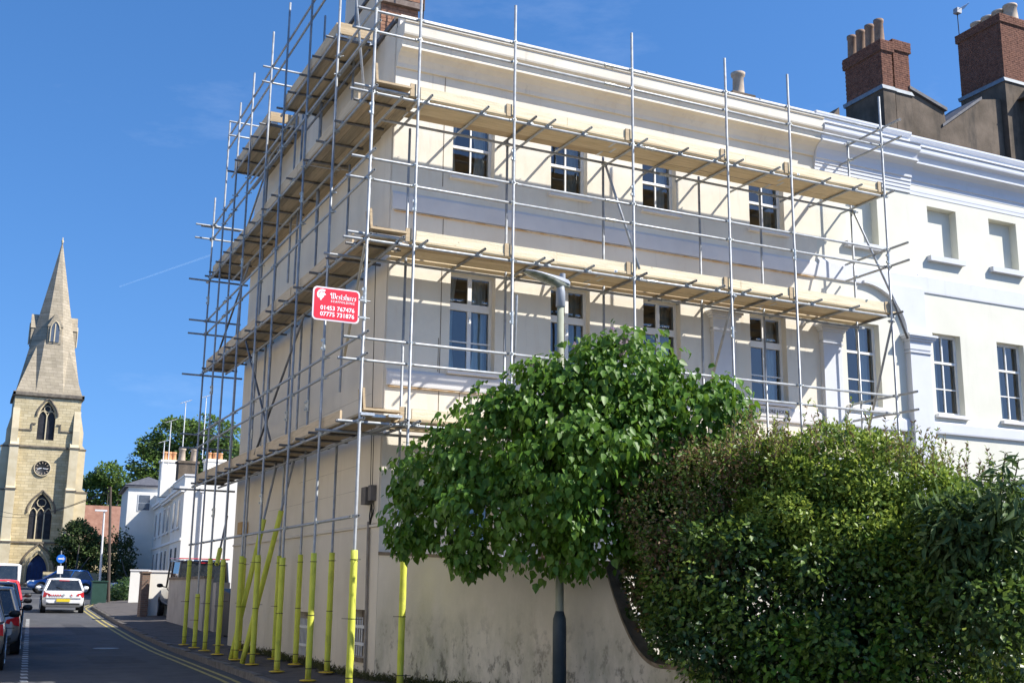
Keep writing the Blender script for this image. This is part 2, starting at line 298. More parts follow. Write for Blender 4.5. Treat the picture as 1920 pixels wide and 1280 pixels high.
def tubemesh(L, m, r=.0242, n=10):
    b = MB(); a = [2*math.pi*i/n for i in range(n)]
    rings = [(r, 0), (r, L), (r*.82, L), (r*.82, L-.12)]
    b.add([(q*math.cos(t), q*math.sin(t), z) for q, z in rings for t in a], [(k*n+i, k*n+(i+1) % n, (k+1)*n+(i+1) % n, (k+1)*n+i) for k in range(3) for i in range(n)], 0, True)
    b.add([(r*.82*math.cos(t), r*.82*math.sin(t), L-.12) for t in a], [tuple(range(n))])
    b.add([(r*.82*math.cos(t), r*.82*math.sin(t), z) for z in (0, .12) for t in a]+[], [(i, n+i, n+(i+1) % n, (i+1) % n) for i in range(n)], 0, True)
    b.add([(q*math.cos(t), q*math.sin(t), 0) for q in (r*.82, r) for t in a], [(i, n+i, n+(i+1) % n, (i+1) % n)[::-1] for i in range(n)])
    b.add([(r*.82*math.cos(t), r*.82*math.sin(t), .12) for t in a], [tuple(range(n))[::-1]])
    return b.mesh('tube', m)

# ------------------------------------------------------------------ ground
def strip(name, xl, xr, ys, off, m, parent=None, dz=None):
    b = MB(); vs = []
    for i, y in enumerate(ys): vs += [(xl[i], y, Gz(0, y)+off), (xr[i], y, Gz(0, y)+off)]
    b.add(vs, [(2*i, 2*i+1, 2*i+3, 2*i+2) for i in range(len(ys)-1)]); return b.build(name, m, parent, kind='structure')
def kx(y):      # kerb line along the street
    P = [(-60, -3.2), (-12, -2.2), (-4, -1.25), (0, -.70), (4, -.50), (10, -.40), (18, -.30), (27, -.02), (31, .16), (36, .38), (40, .55), (46, 1.6), (50, 3.6), (54, 7.), (60, 20.)]
    return float(np.interp(y, [p[0] for p in P], [p[1] for p in P]))
ys = [-60, -40, -25, -15, -8, -4, 0, 4, 8, 13, 20, 30, 36, 45, 60, 90, 120, 200, 400, 900, 2500]
g = MB(); xs = [-2500, -200, -60, -30, -15, -8, 0, 8, 20, 60, 200, 2500]
yy = [-2500, -300]+ys
def gz2(y): return Gz(0, min(y, 140))-.15 if y > -60 else Gz(0, -60)-.15
g.add([(x, y, gz2(y)) for y in yy for x in xs], [(j*len(xs)+i, j*len(xs)+i+1, (j+1)*len(xs)+i+1, (j+1)*len(xs)+i) for j in range(len(yy)-1) for i in range(len(xs)-1)])
g.build('road', M['asphalt'], kind='structure')
pys = [-12, -8, -4, -2, 0, 2, 4, 6, 8, 10, 13, 18, 22, 27, 31, 36, 40, 44, 48, 52, 55]
b = MB(); cols = [(0, 0), (.6, .02), (1.4, .07), (2.3, .10), (9, .12), (40, .14)]
b.add([(kx(y)+.13+dx, y, Gz(0, y)-.03+dz) for y in pys for dx, dz in cols], [(j*6+i, j*6+i+1, (j+1)*6+i+1, (j+1)*6+i) for j in range(len(pys)-1) for i in range(5)])
b.build('pavement', M['pavement'], kind='structure')
kp = empty('kerb', label='long grey granite kerb along the right side of the street', cat='kerb')
y = -11.8; kmesh = MB().box(0, .13, 0, .9, -.15, 0).mesh('kerb_stone', M['kerb']); nk = 0
while y < 54:
    x = kx(y); ang = -math.atan2(kx(y+.91)-x, .91)
    o = link('kerb_stone', kmesh, kp, Matrix.Translation((x, y, Gz(0, y)-.026+.008*math.sin(nk*2.3))) @ Matrix.Rotation(ang, 4, 'Z')); y += .915*max(.35, math.cos(ang)); nk += 1
for k, (o1, nm) in enumerate(((.22, 'inner'), (.42, 'outer'))):
    yl = [-12+1.5*i for i in range(44)]
    strip('road_marking', [kx(y)-o1-.08 for y in yl], [kx(y)-o1 for y in yl], yl, -.146, M['yellow'])
b = MB()
for i in range(34):     # dotted parking bay line
    y = 4.6+i*.75; x = -4.22+.0585*(y-4.6)
    b.add([(x, y, Gz(0, y)-.146), (x+.12, y, Gz(0, y)-.146), (x+.12, y+.42, Gz(0, y+.42)-.146), (x, y+.42, Gz(0, y+.42)-.146)], [(0, 1, 2, 3)])
b.add([(x, y, Gz(0, y)-.145) for x, y in ((-.9, 37), (-.2, 37), (-.2, 37.6), (-.9, 37.6))], [(0, 1, 2, 3)])
b.add([(x, y, Gz(0, y)-.145) for x, y in ((-2.4, 55), (2.4, 55), (2.4, 55.3), (-2.4, 55.3))], [(0, 1, 2, 3)])
b.build('road_marking', M['whiteline'], kind='structure')
b = MB(); b.add([(2.6, -3.4, .3), (7.5, -10, .3), (30, -12, .3), (30, 1.3, .3), (1.15, 1.3, .3)], [(0, 1, 2, 3, 4)]); b.build('garden_ground', M['earth'], kind='structure')
# ------------------------------------------------------------------ walls with openings
def wall(name, m, parent, ax, c, u0, u1, z0, z1, holes=(), depth=.22, out=-1, top=None, **k):
    """a wall in the plane ax=c, from u0 to u1; out: sign of the outward side; holes (u0,u1,z0,z1) get reveals"""
    us = sorted({u0, u1, *[h[0] for h in holes], *[h[1] for h in holes]}); zs = sorted({z0, z1, *[h[2] for h in holes], *[h[3] for h in holes]})
    P = (lambda u, d, z: (c-out*d, u, z)) if ax == 'X' else (lambda u, d, z: (u, c-out*d, z))
    b = MB()
    for i in range(len(us)-1):
        for j in range(len(zs)-1):
            um, zm = (us[i]+us[i+1])/2, (zs[j]+zs[j+1])/2
            if any(h[0] < um < h[1] and h[2] < zm < h[3] for h in holes): continue
            b.add([P(us[i], 0, zs[j]), P(us[i+1], 0, zs[j]), P(us[i+1], 0, zs[j+1]), P(us[i], 0, zs[j+1])], [(0, 1, 2, 3)])
    for a, e, f, h in holes:
        for p, q in (((a, f), (a, h)), ((e, h), (e, f)), ((a, h), (e, h)), ((e, f), (a, f))):
            b.add([P(p[0], 0, p[1]), P(q[0], 0, q[1]), P(q[0], depth, q[1]), P(p[0], depth, p[1])], [(0, 1, 2, 3)])
    if top:
        b.add([P(u, 0, z) for u, z in top], [tuple(range(len(top)))])
    return b.build(name, m, parent, **k)
YW = 1.35; XW = .87
def curtain(parent, x0, x1, z0, z1, y, m, lean=.0):
    b = MB(); n = 14; vs = []
    for j in range(6):
        z = z1+(z0-z1)*j/5; s = 1-lean*math.sin(math.pi*min(1, j/5*.9))
        for i in range(n+1):
            t = i/n; x = x0+(x1-x0)*t*s
            vs.append((x, y+.035*math.sin(t*n*1.15+.2*j), z))
    b.add(vs, [(j*(n+1)+i, j*(n+1)+i+1, (j+1)*(n+1)+i+1, (j+1)*(n+1)+i) for j in range(5) for i in range(n)], 0, True)
    return b.build('curtain', m, parent)
def window(parent, x0, x1, z0, z1, style, cur=0, label=None, sillp=.1, y=YW):
    """style 'sash' or 'casement': frame is the part, panes, bars, sill and curtains its sub-parts"""
    yf = y+.15; b = MB(); t = .055
    b.box(x0, x0+t, yf, yf+.09, z0, z1).box(x1-t, x1, yf, yf+.09, z0, z1).box(x0+t, x1-t, yf, yf+.09, z1-t, z1).box(x0+t, x1-t, yf, yf+.09, z0, z0+t+.02)
    xc = (x0+x1)/2; w = M['trim']
    if style == 'upper': hr, bars = z0+.62, []; mul = .028
    elif style == 'casement': hr, bars = z0+(z1-z0)*.665, [z0+(z1-z0)*.31]; mul = .075
    else: hr, bars = z0+(z1-z0)*.655, [z0+(z1-z0)*.33]; mul = .03
    th = .13 if style == 'casement' else .05
    b.box(x0+t, x1-t, yf-.012, yf+.055, hr-th/2, hr+th/2)
    fr = b.build('window_frame', w, parent); 
    if label: fr['label'] = label
    MB().box(xc-mul/2, xc+mul/2, yf+.004, yf+.05, z0+t+.02, hr-th/2).box(xc-mul/2, xc+mul/2, yf+.004, yf+.05, hr+th/2, z1-t).build('glazing_bar', w, fr)
    for zb in bars: MB().box(x0+t, xc-mul/2, yf+.008, yf+.046, zb-.012, zb+.012).box(xc+mul/2, x1-t, yf+.008, yf+.046, zb-.012, zb+.012).build('glazing_bar', w, fr)
    zl = [z0+t+.02]+bars+[hr-th/2]; rows = list(zip(zl, zl[1:]))+[(hr+th/2, z1-t)]
    for a, c in ((x0+t, xc-mul/2), (xc+mul/2, x1-t)):
        for p, q in rows:
            tw = random.uniform(-.004, .004)
            MB().add([(a, yf+.03, p), (c, yf+.03+tw, p), (c, yf+.03+tw, q), (a, yf+.03, q)], [(0, 1, 2, 3)]).build('pane', M['glass'], fr)
    # casement stays
    if style == 'casement': MB().box(xc-.012, xc+.012, yf-.016, yf, z0+.95, z0+1.02).build('window_catch', M['band_iron'], fr)
    MB().box(x0-.06, x1+.06, y-sillp, y+.149, z0-.075, z0-.002).build('window_sill', M['sill'], fr)
    cm = [M['curtain'], M['curtain2']][cur % 2]; wd = x1-x0
    if cur < 2:
        curtain(fr, x0+.03, x0+wd*.30, z0+.02, z1, yf+.22, cm, .35); curtain(fr, x1-.03, x1-wd*.42, z0+.02, z1, yf+.22, cm, .3)
    elif cur == 2: curtain(fr, x0+.03, x1-wd*.5, z0, z1, yf+.2, M['curtain'], .05)
    return fr
# ------------------------------------------------------------------ corner house under scaffold
house = empty('corner_house', (XW, YW, 0), 0, 'cream stuccoed corner house wrapped in scaffolding with a rust stained front', 'house')
house.location = (0, 0, 0)
UP = [(2.02, 2.86), (4.04, 4.83), (6.08, 6.87), (8.66, 9.56)]
LO = [(2.04, 2.92), (4.05, 4.88), (6.06, 6.91), (8.58, 9.49)]
XE = 10.40; ZT = 11.45
holes = [(a, b_, 8.85, 10.14) for a, b_ in UP]+[(a, b_, 5.25, 7.05) for a, b_ in LO]+[(2.1, 2.95, 1.9, 3.7), (4.1, 4.9, 1.9, 3.7), (6.1, 6.9, 1.9, 3.7), (8.6, 9.5, 1.9, 3.7)]
wall('front_wall', M['cream'], house, 'Y', YW, XW, XE, -.6, ZT, holes, .24)
for i, (a, c) in enumerate(UP): window(house, a, c, 8.85, 10.14, 'upper', i % 2)
for i, (a, c) in enumerate(LO): window(house, a, c, 5.25, 7.05, 'casement', [0, 1, 1, 0][i])
for a, c, p, q in holes[8:]: window(house, a, c, p, q, 'sash', 3)
# side wall with its gable and basement openings
bas = [(1.93, 2.62, .36, 1.14), (5.24, 6.10, .20, 1.04)]
top = [(YW, ZT), (12.4, ZT), (11.3, 11.85), (10.1, 12.5), (7.8, 12.5), (6.6, 12.15), (4.75, 12.9), (2.4, 12.9), (2.4, 11.62), (YW, 11.62)]
wall('side_wall', M['cream_side'], house, 'X', XW, YW, 12.4, -.6, ZT, bas, .18, top=top)
box('corner_strip', M['cream_side'], house, XW-.025, XW-.0005, YW+.02, YW+.62, 2.56, 11.58)
for (a, c, p, q) in bas:
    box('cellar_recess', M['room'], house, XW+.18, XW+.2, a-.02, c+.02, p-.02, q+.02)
    gr = MB().box(XW-.03, XW-.012, a-.06, c+.06, q-.30, q-.25).box(XW-.03, XW-.012, a-.06, c+.06, p+.2, p+.25).build('window_grille', M['bars'], house)
    n = 9 if c-a > .8 else 6
    for k in range(n):
        yk = a+.05+(c-a-.1)*k/(n-1); MB().tube((XW-.02, yk, p+.03), (XW-.02, yk, q-.12), .011, 6).build('grille_bar', M['bars'], gr)
    box('cellar_sill', M['coping'], house, XW-.03, XW+.1, a-.04, c+.04, p-.07, p-.002)
MB().prism([(XW-.002, YW+.02, 2.50), (XW-.035, YW+.02, 2.505), (XW-.035, YW+.02, 2.535), (XW-.002, YW+.02, 2.56)], (0, 11.0, 0)).build('plinth_ledge', M['cream_side'], house)
# lines scribed in the render as ashlar blocks
b = MB()
for z, ya, yb in ((3.18, 2.6, 9.0), (3.62, 2.6, 6.5), (4.83, 1.4, 12.3), (7.3, 4.0, 12.3)): b.box(XW-.002, XW-.0005, ya, yb, z, z+.006)
b.build('render_joint', mat('scribed_joint', (.30, .25, .20), (.42, .36, .30), 2), house)
b = MB()
for x, z0, z1 in ((1.83, 8.6, 11.3), (1.86, 4.2, 8.0), (2.25, 4.2, 5.1), (1.83, 5.2, 5.8)): b.box(x, x+.013, YW-.004, YW-.0005, z0, z1)
b.build('surface_cable', M['coping'], house)
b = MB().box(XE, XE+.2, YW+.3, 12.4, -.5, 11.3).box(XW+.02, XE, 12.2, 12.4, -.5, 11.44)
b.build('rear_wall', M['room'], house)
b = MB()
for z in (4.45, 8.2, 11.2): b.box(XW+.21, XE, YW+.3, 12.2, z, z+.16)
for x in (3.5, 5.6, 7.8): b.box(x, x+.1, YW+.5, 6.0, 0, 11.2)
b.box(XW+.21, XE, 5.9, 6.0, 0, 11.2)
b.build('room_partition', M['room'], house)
# string courses
def string_course(x0, x1, z0, z1, p, m, parent, y=YW, ret=True):
    b = MB().prism([(x0, y+.001, z0), (x0, y-p*.9, z0+.01), (x0, y-p, z0+.04), (x0, y-p, z1-.03), (x0, y-p*.6, z1), (x0, y+.001, z1+.03)], (x1-x0, 0, 0))
    return b.build('string_course', m, parent)
string_course(XW+.02, XE, 8.02, 8.34, .045, M['band'], house); string_course(XW+.02, 7.55, 4.88, 5.15, .05, M['band'], house); string_course(8.25, XE-.1, 4.86, 5.13, .05, M['band'], house)
rust = mat('rusty_stain_line', (.50, .33, .17), (.62, .52, .40), 5, .9, lo=.4, hi=.6)
for z, x1 in ((8.012, XE-.1), (4.872, 7.55)): box('drip_edge', rust, house, XW+.06, x1, YW-.047, YW-.001, z-.012, z+.002)
CP = [(0, 10.72), (.05, 10.72), (.06, 10.80), (.12, 10.9), (.2, 10.97), (.30, 11.0), (.30, 11.03), (.27, 11.06), (.30, 11.16), (.39, 11.21), (.40, 11.24), (.40, 11.42), (.43, 11.44), (.43, 11.47), (.12, 11.52), (.12, 11.64), (.16, 11.65), (.16, 11.69), (0, 11.71)]
def cornice(name, prof, x0, x1, m, parent, y=YW):
    n = len(prof); b = MB().add([(x, y+.002-p, z) for x in (x0, x1) for p, z in prof], [(i, i+1, n+i+1, n+i) for i in range(n-1)]+[tuple(range(n))[::-1], tuple(range(n, 2*n))])
    return b.build(name, m, parent)
cornice('cornice', CP[:14]+[(0, 11.49)], XW+.0, XE-.003, M['cream'], house)
cornice('parapet', [(0, 11.49)]+CP[14:], XW+.01, XE-.003, M['parapet'], house)
box('parapet_cap', M['coping'], house, XW-.04, XE, YW+.02, YW+.35, 11.62, 11.72)
for x in (3.2, 6.1, 8.9): box('parapet_patch', M['lead'], house, x, x+.03, YW-.175, YW-.118, 11.5, 11.7)
MB().prism([(XW+.02, 2.2, 11.5), (XW+.02, 4.5, 12.7), (XW+.02, 6.6, 11.7), (XW+.02, 8.8, 12.4), (XW+.02, 12.3, 11.3)], (XE-XW, 0, 0)).build('roof', M['slate'], house)
# dark slate verge on the gable
b = MB()
for (p, q) in zip(top[2:7], top[3:8]): b.obox((XW-.05, p[0], p[1]), (.12, 0, 0), (0, q[0]-p[0], q[1]-p[1]), (0, 0, .06))
b.obox((XW-.06, 2.42, 11.60), (.3, 0, 0), (0, -1.05, .0), (0, 0, .09)); b.build('verge', M['slate'], house, kind='stuff')
# real bricks: a face of a stack laid in courses
def bricks(name, m, parent, axis, c, u0, u1, z0, z1, out, bw=.225, bh=.075, j=.011, hole=None):
    b = MB(); rows = int((z1-z0)/bh+.5)
    for r in range(rows):
        z = z0+r*bh; u = u0-(bw/2 if r % 2 else 0)
        while u < u1-.01:
            a, e = max(u, u0)+j/2, min(u+bw, u1)-j/2; u += bw
            if e-a < .03: continue
            d = random.uniform(.006, .014)
            if axis == 'Y': lo, hi = (c-d, c+.004) if out < 0 else (c-.004, c+d); b.box(a, e, lo, hi, z+j/2, z+bh-j/2)
            else: lo, hi = (c-d, c+.004) if out < 0 else (c-.004, c+d); b.box(lo, hi, a, e, z+j/2, z+bh-j/2)
    return b.build(name, m, parent, kind='stuff')
# chimney on the gable: rendered flank, brick front, corbelled head
ch = MB().box(XW+.004, 1.62, 2.4, 4.75, 11.5, 15.4).build('chimney', M['cream_side'], house)
MB().box(XW+.012, 1.64, 2.38, 2.4, 11.6, 15.4).build('mortar_bed', M['mortar_d'], ch)
bricks('brickwork', M['brick2'], ch, 'Y', 2.38, XW+.01, 1.64, 11.6, 12.5, -1); bricks('brickwork', M['brick2'], ch, 'Y', 2.28, XW-.06, 1.74, 12.62, 15.2, -1)
MB().box(XW-.06, 1.74, 2.28, 2.379, 12.5, 15.3).build('corbelled_head', M['mortar_d'], ch)
# aerial rod beside it
MB().tube((1.55, 1.9, 11.6), (1.62, 1.9, 14), .012, 6).build('lightning_rod', M['cable'], house)
# junction box with its cables
jb = MB().box(XW-.16, XW-.001, 1.66, 1.90, 2.88, 3.17).build('junction_box', M['grey_box'], house)
MB().box(XW-.13, XW-.026, 1.48, 1.62, 2.93, 3.19).build('meter_box', M['grey_box'], jb)
b = MB().path([(XW-.03, 1.72, 2.88), (XW-.03, 1.78, 2.7), (XW-.03, 1.75, 2.55)], .014).path([(XW-.03, 1.68, 2.88), (XW-.05, 1.62, 2.72), (XW-.03, 1.74, 2.55)], .012).path([(XW-.04, 1.6, 2.95), (XW-.06, 1.48, 2.8), (XW-.04, 1.6, 2.7), (XW-.03, 1.76, 2.6)], .01)
b.tube((XW-.03, 1.80, 3.15), (XW-.03, 2.02, 7.9), .006).tube((XW-.03, 1.70, 3.15), (XW-.03, 1.74, 4.4), .006)
b.build('cable_run', M['cable'], house); MB().tube((XW-.035, 1.72, .1), (XW-.035, 1.82, 2.6), .026).build('downpipe', mat('grey_pipe', (.20, .18, .15), (.32, .28, .24), 4, .7), house)
box('wall_box', M['orange'], house, XW-.16, XW-.002, 10.9, 11.35, 2.76, 3.04)
# pilasters on the front
def pilaster(x0, x1, parent, m, ztop=6.95, p=.10, zb=-.4):
    pl = MB().box(x0, x1, YW-p, YW+.002, zb, ztop-.32).build('pilaster', m, parent)
    b = MB(); 
    for e, a, c in ((.03, ztop-.40, ztop-.36), (.02, ztop-.32, ztop-.14), (.06, ztop-.14, ztop-.09), (.10, ztop-.09, ztop-.045), (.13, ztop-.045, ztop)): b.box(x0-e, x1+e, YW-p-e, YW+.003, a, c)
    b.build('capital', m, pl)
pilaster(7.62, 8.13, house, M['band']); 
# name plate on the sill band
npl = MB().box(8.66, 9.47, YW-.066, YW-.05, 4.95, 5.16).build('name_plate', M['nameplate'], house)
def text(s, name, m, parent, size, mw, ext=.002, off=0., spacing=1.):
    cu = bpy.data.curves.new(name, 'FONT'); cu.body = s; cu.size = size; cu.extrude = ext; cu.offset = off; cu.align_x = 'CENTER'; cu.align_y = 'CENTER'; cu.resolution_u = 2; cu.space_character = spacing
    t = bpy.data.objects.new(name, cu); dg = bpy.context.evaluated_depsgraph_get(); col.objects.link(t)
    me = bpy.data.meshes.new_from_object(t.evaluated_get(bpy.context.evaluated_depsgraph_get())); bpy.data.objects.remove(t)
    me.materials.clear(); me.materials.append(m); return link(name, me, parent, mw)
front = lambda x, y, z: Matrix.Translation((x, y, z)) @ Matrix.Rotation(R(90), 4, 'X')
text('BELMORE HOUSE', 'lettering', M['letter'], npl, .098, front(9.065, YW-.068, 5.055), off=.0)

# chimney pot behind the parapet
cp = MB().box(13.1, 13.9, 7.7, 8.4, 14.0, 15.42).build('small_chimney', M['soot'], house)
MB().lathe([(.19, 0), (.17, .1), (.155, .6), (.2, .63), (.21, .72), (.16, .74), (.12, .74)], 16, (13.53, 8, 15.42)).build('chimney_pot', M['pot_w'], cp)
# rear wing, mostly hidden behind the main block
box('rear_wing', M['cream_side'], house, 2.9, 10.2, 12.4, 18.6, -.4, 8.6)

# ------------------------------------------------------------------ white neighbouring house
nh = empty('terraced_house', (0, 0, 0), 0, 'bright white stuccoed house with blue-white trim to the right of the scaffold', 'house')
XR = 30.
NB = [(11.24, 12.14), (13.62, 14.50), (15.53, 16.42), (17.5, 18.4), (19.4, 20.3)]; NL = [(11.07, 11.99), (13.53, 14.36), (15.48, 16.34), (17.4, 18.3), (19.3, 20.2)]
hb = [(a, c, 8.93, 10.12) for a, c in NB]; hl = [(a, c, 5.36, 7.17) for a, c in NL]; hg = [(13.5, 14.4, 2.3, 4.05), (15.5, 16.4, 2.3, 4.05), (11.1, 12.0, 2.3, 4.05)]
wall('front_wall', M['white_stucco'], nh, 'Y', YW, XE, XR, -.6, ZT, hb+hl+hg, .24)
for a, c, p, q in hb:
    bw_ = box('blind_window', M['white_stucco'], nh, a-.02, c+.02, YW+.2, YW+.24, p-.02, q+.02)
    MB().box(a-.09, c+.09, YW-.12, YW+.001, p-.12, p-.0).build('window_sill', M['blue_white'], bw_)
for i, (a, c, p, q) in enumerate(hl): window(nh, a, c, p, q, 'sash', 2 if i else 0)
for a, c, p, q in hg: window(nh, a, c, p, q, 'sash', 3)
string_course(XE, 13.2, 8.02, 8.42, .045, M['blue_white'], nh); string_course(13.2, XR, 8.05, 8.45, .03, M['blue_white'], nh)
string_course(10.95, 12.68, 4.90, 5.17, .06, M['blue_white'], nh); string_course(13.3, XR, 4.92, 5.18, .07, M['blue_white'], nh)
pilaster(10.36, 10.84, nh, M['blue_white'], 6.98, .11); pilaster(12.70, 13.27, nh, M['blue_white'], 7.02, .16)
# blind arch springing from the pilaster, and the panel over it
n = 14; b = MB(); vs = []
for i in range(n+1):
    t = math.pi/2*i/n; vs.append((12.72-1.15+1.15*math.cos(t), 7.02+1.02*math.sin(t)))
outl = [(12.72, 7.02)]+vs[1:]+[(11.57, 8.10), (13.27, 8.10), (13.27, 7.02)]
b.prism([(x, YW-.10, z) for x, z in outl], (0, .098, 0)); b.build('blind_arch', M['blue_white'], nh)
AR = [(0, 10.34), (.03, 10.34), (.03, 10.42), (.045, 10.425), (.045, 10.50), (.06, 10.505), (.06, 10.58), (.08, 10.585), (.08, 10.66), (.11, 10.68), (.11, 10.72)]
CW = AR+[(.12, 10.8), (.16, 10.9), (.24, 10.96), (.34, 10.99), (.34, 11.03), (.29, 11.06), (.33, 11.16), (.42, 11.21), (.43, 11.24), (.43, 11.33), (.46, 11.35), (.12, 11.40), (.12, 11.62), (.17, 11.65), (.19, 11.69), (.19, 11.73), (0, 11.75)]
cornice('cornice', CW, XE, 13.12, M['blue_white'], nh)
cornice('cornice', [(p-.07 if p > .05 else p*.4, z-.02) for p, z in CW[:-1]]+[(0, 11.73)], 13.123, XR, M['blue_white'], nh)
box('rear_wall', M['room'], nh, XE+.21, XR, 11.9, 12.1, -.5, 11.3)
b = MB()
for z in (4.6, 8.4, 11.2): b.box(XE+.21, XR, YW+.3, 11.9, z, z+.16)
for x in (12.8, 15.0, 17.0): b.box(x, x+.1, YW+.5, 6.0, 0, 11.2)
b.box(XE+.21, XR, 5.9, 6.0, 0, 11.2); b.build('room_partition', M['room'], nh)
MB().prism([(XE+.1, 1.8, 11.5), (XE+.1, 6.5, 12.6), (XE+.1, 11.9, 11.4)], (XR-XE-.2, 0, 0)).build('roof', M['slate'], nh)
# ------------------------------------------------------------------ tall house behind with two big chimney stacks
tb = empty('tall_house', (0, 0, 0), 0, 'tall soot-darkened rendered house behind the white terrace carrying two brick chimney stacks', 'house')
S = M['soot']
b = MB().box(18.05, 30.5, 9.25, 20, 8, 16.3)
b.prism([(21.3, 9.2, 15.8), (21.3, 9.2, 17.74), (22.85, 9.2, 17.30), (23.0, 9.2, 15.8)], (0, 4, 0))
b.prism([(17.3, 9.3, 15.3), (18.42, 9.3, 16.6), (18.42, 9.3, 15.3)], (0, 2.5, 0))
b.prism([(21.9, 9.22, 15.8), (21.9, 9.22, 16.4), (22.7, 9.22, 16.7), (23.9, 9.22, 17.55), (24.6, 9.22, 18.1), (25.58, 9.22, 18.3), (25.58, 9.22, 15.8)], (0, 1.2, 0))
b.build('party_wall', S, tb)
b = MB(); b.obox((21.28, 9.1, 17.76), (1.62, 0, -.46), (0, 4.2, 0), (0, 0, .11)); b.obox((22.7, 9.15, 16.72), (1.9, 0, 1.36), (0, 1.4, 0), (0, 0, .1)); b.build('coping', M['slate'], tb)
box('dormer_cheek', M['white_stucco'], tb, 22.95, 24.4, 11.0, 14, 15.9, 17.35); box('dormer_roof', M['slate'], tb, 22.8, 24.6, 10.8, 14.2, 17.35, 17.5)
MB().tube((23.0, 10.7, 17.2), (24.3, 10.7, 16.95), .04).tube((23.9, 10.7, 16.6), (23.9, 10.7, 17.3), .05).build('gutter', M['cable'], tb)
def stack(x0, x1, y0, y1, zr, zt, capd, npots, potr, poth, pm, label=None):
    c = MB().box(x0, x1, y0, y1, 12, zr).build('chimney', S, tb)
    MB().box(x0+.03, x1-.03, y0+.03, y1-.03, zr, zt).build('mortar_bed', M['mortar'], c)
    MB().prism([(x0-.05, y0-.05, zr), (x1+.05, y0-.05, zr), (x1+.02, y0+.02, zr+.16), (x0-.02, y0+.02, zr+.16)], (0, y1-y0+.1, 0)).build('lead_flashing', M['lead'], c)
    bricks('brickwork', M['brick'], c, 'Y', y0+.03, x0+.02, x1-.02, zr+.16, zt-capd, -1); bricks('brickwork', M['brick'], c, 'X', x0+.03, y0+.02, y1-.02, zr+.16, zt-capd, -1)
    MB().box(x0-.03, x1+.03, y0-.03, y1+.03, zt-capd, zt-.02).build('chimney_cap', M['mortar_d'], c)
    bricks('brickwork', M['brick'], c, 'Y', y0-.03, x0-.04, x1+.04, zt-capd, zt, -1); bricks('brickwork', M['brick'], c, 'X', x0-.03, y0-.04, y1+.04, zt-capd, zt, -1)
    for k in range(npots):
        yk = y0+.24+(y1-y0-.48)*k/max(1, npots-1)
        MB().lathe([(potr*1.05, 0), (potr, .08), (potr*.86, poth*.85), (potr*1.0, poth*.88), (potr*1.0, poth), (potr*.7, poth), (potr*.7, poth*.5)], 14, ((x0+x1)/2-.05, yk, zt)).build('chimney_pot', pm, c)
    return c
stack(20.02, 20.52, 9.0, 10.75, 17.45, 19.15, .35, 4, .165, .85, M['pot_b']); stack(20.66, 21.38, 9.12, 10.3, 17.5, 19.35, .35, 0, .2, .9, M['pot_b'])
stack(25.6, 27.4, 9.0, 10.95, 18.9, 21.45, .3, 4, .25, .6, M['pot_w'])
MB().box(26.3, 27.6, 8.6, 9.0, 14, 18.4).prism([(26.1, 8.55, 18.3), (26.5, 8.55, 18.75), (27.7, 8.55, 18.75), (27.7, 8.55, 18.3)], (0, .5, 0)).build('flue_shoulder', S, tb)
q0, q1 = at(1804, 126, Y=10.95), at(1797, 22, Y=10.95)
ae = MB().tube(q0, (q0.x-.04, q0.y, q1.z), .016).tube(q0+Vector((0, 0, .10)), q0+Vector((.25, 0, .14)), .02).tube(q0+Vector((0, 0, .30)), q0+Vector((.25, 0, .34)), .02).build('aerial_mast', M['cable'], tb)
tp = Vector((q0.x-.04, q0.y, q1.z)); dv = Vector((.62, .1, .42)); b = MB().tube(tp-dv*.12, tp+dv, .010)
for k in range(8): c0 = tp+dv*(k/7); b.tube(c0+Vector((-.02, -.16, .05)), c0+Vector((.02, .16, -.05)), .006)
b.obox(tp+Vector((-.10, -.1, -.10)), (.22, 0, 0), (0, .2, 0), (.02, 0, .2)); b.build('tv_aerial', M['lamp_grey'], ae)
# ------------------------------------------------------------------ garden wall with its swept end
GA = Vector((XW+.0, YW-.02, 0)); GD = Vector((2.47-XW, -3.30-YW, 0)).normalized(); GN = Vector((-GD.y, GD.x, 0))
GN = GN if GN.x > 0 else -GN
Lw = (Vector((2.47, -3.30, 0))-Vector((XW, YW, 0))).length
def topz(s):
    if s < Lw: return 2.03-.20*s/Lw
    t = min(1, (s-Lw)/.95); return 1.83-1.30*(1-(1-t)**2.2) if t < 1 else .53-.02*(s-Lw-.95)
gw = empty('garden_wall', (0, 0, 0), 0, 'stained cream garden wall with mossy coping sweeping down to a low end under the lilac', 'wall')
ss = [Lw*i/12 for i in range(12)]+[Lw+.95*i/16 for i in range(17)]+[Lw+1.6, Lw+2.4, Lw+3.5, Lw+6]
for nm, o0, o1, zoff, m in (('wall_body', 0, .23, 0, M['gardenwall']), ('wall_coping', -.015, .27, .0, M['coping'])):
    b = MB(); vs = []
    for s in ss:
        P = GA+GD*s; z1 = topz(s)
        zb, zt = (-.8, z1) if nm == 'wall_body' else (z1+.002, z1+.055)
        for o, z in ((o0, zb), (o0, zt), (o1, zt), (o1, zb)): Q = P+GN*o; vs.append((Q.x, Q.y, z))
    b.add(vs, [(4*i+j, 4*i+(j+1) % 4, 4*i+4+(j+1) % 4, 4*i+4+j)[::-1] for i in range(len(ss)-1) for j in range(4)]+[(0, 1, 2, 3)])
    b.build(nm, m, gw)

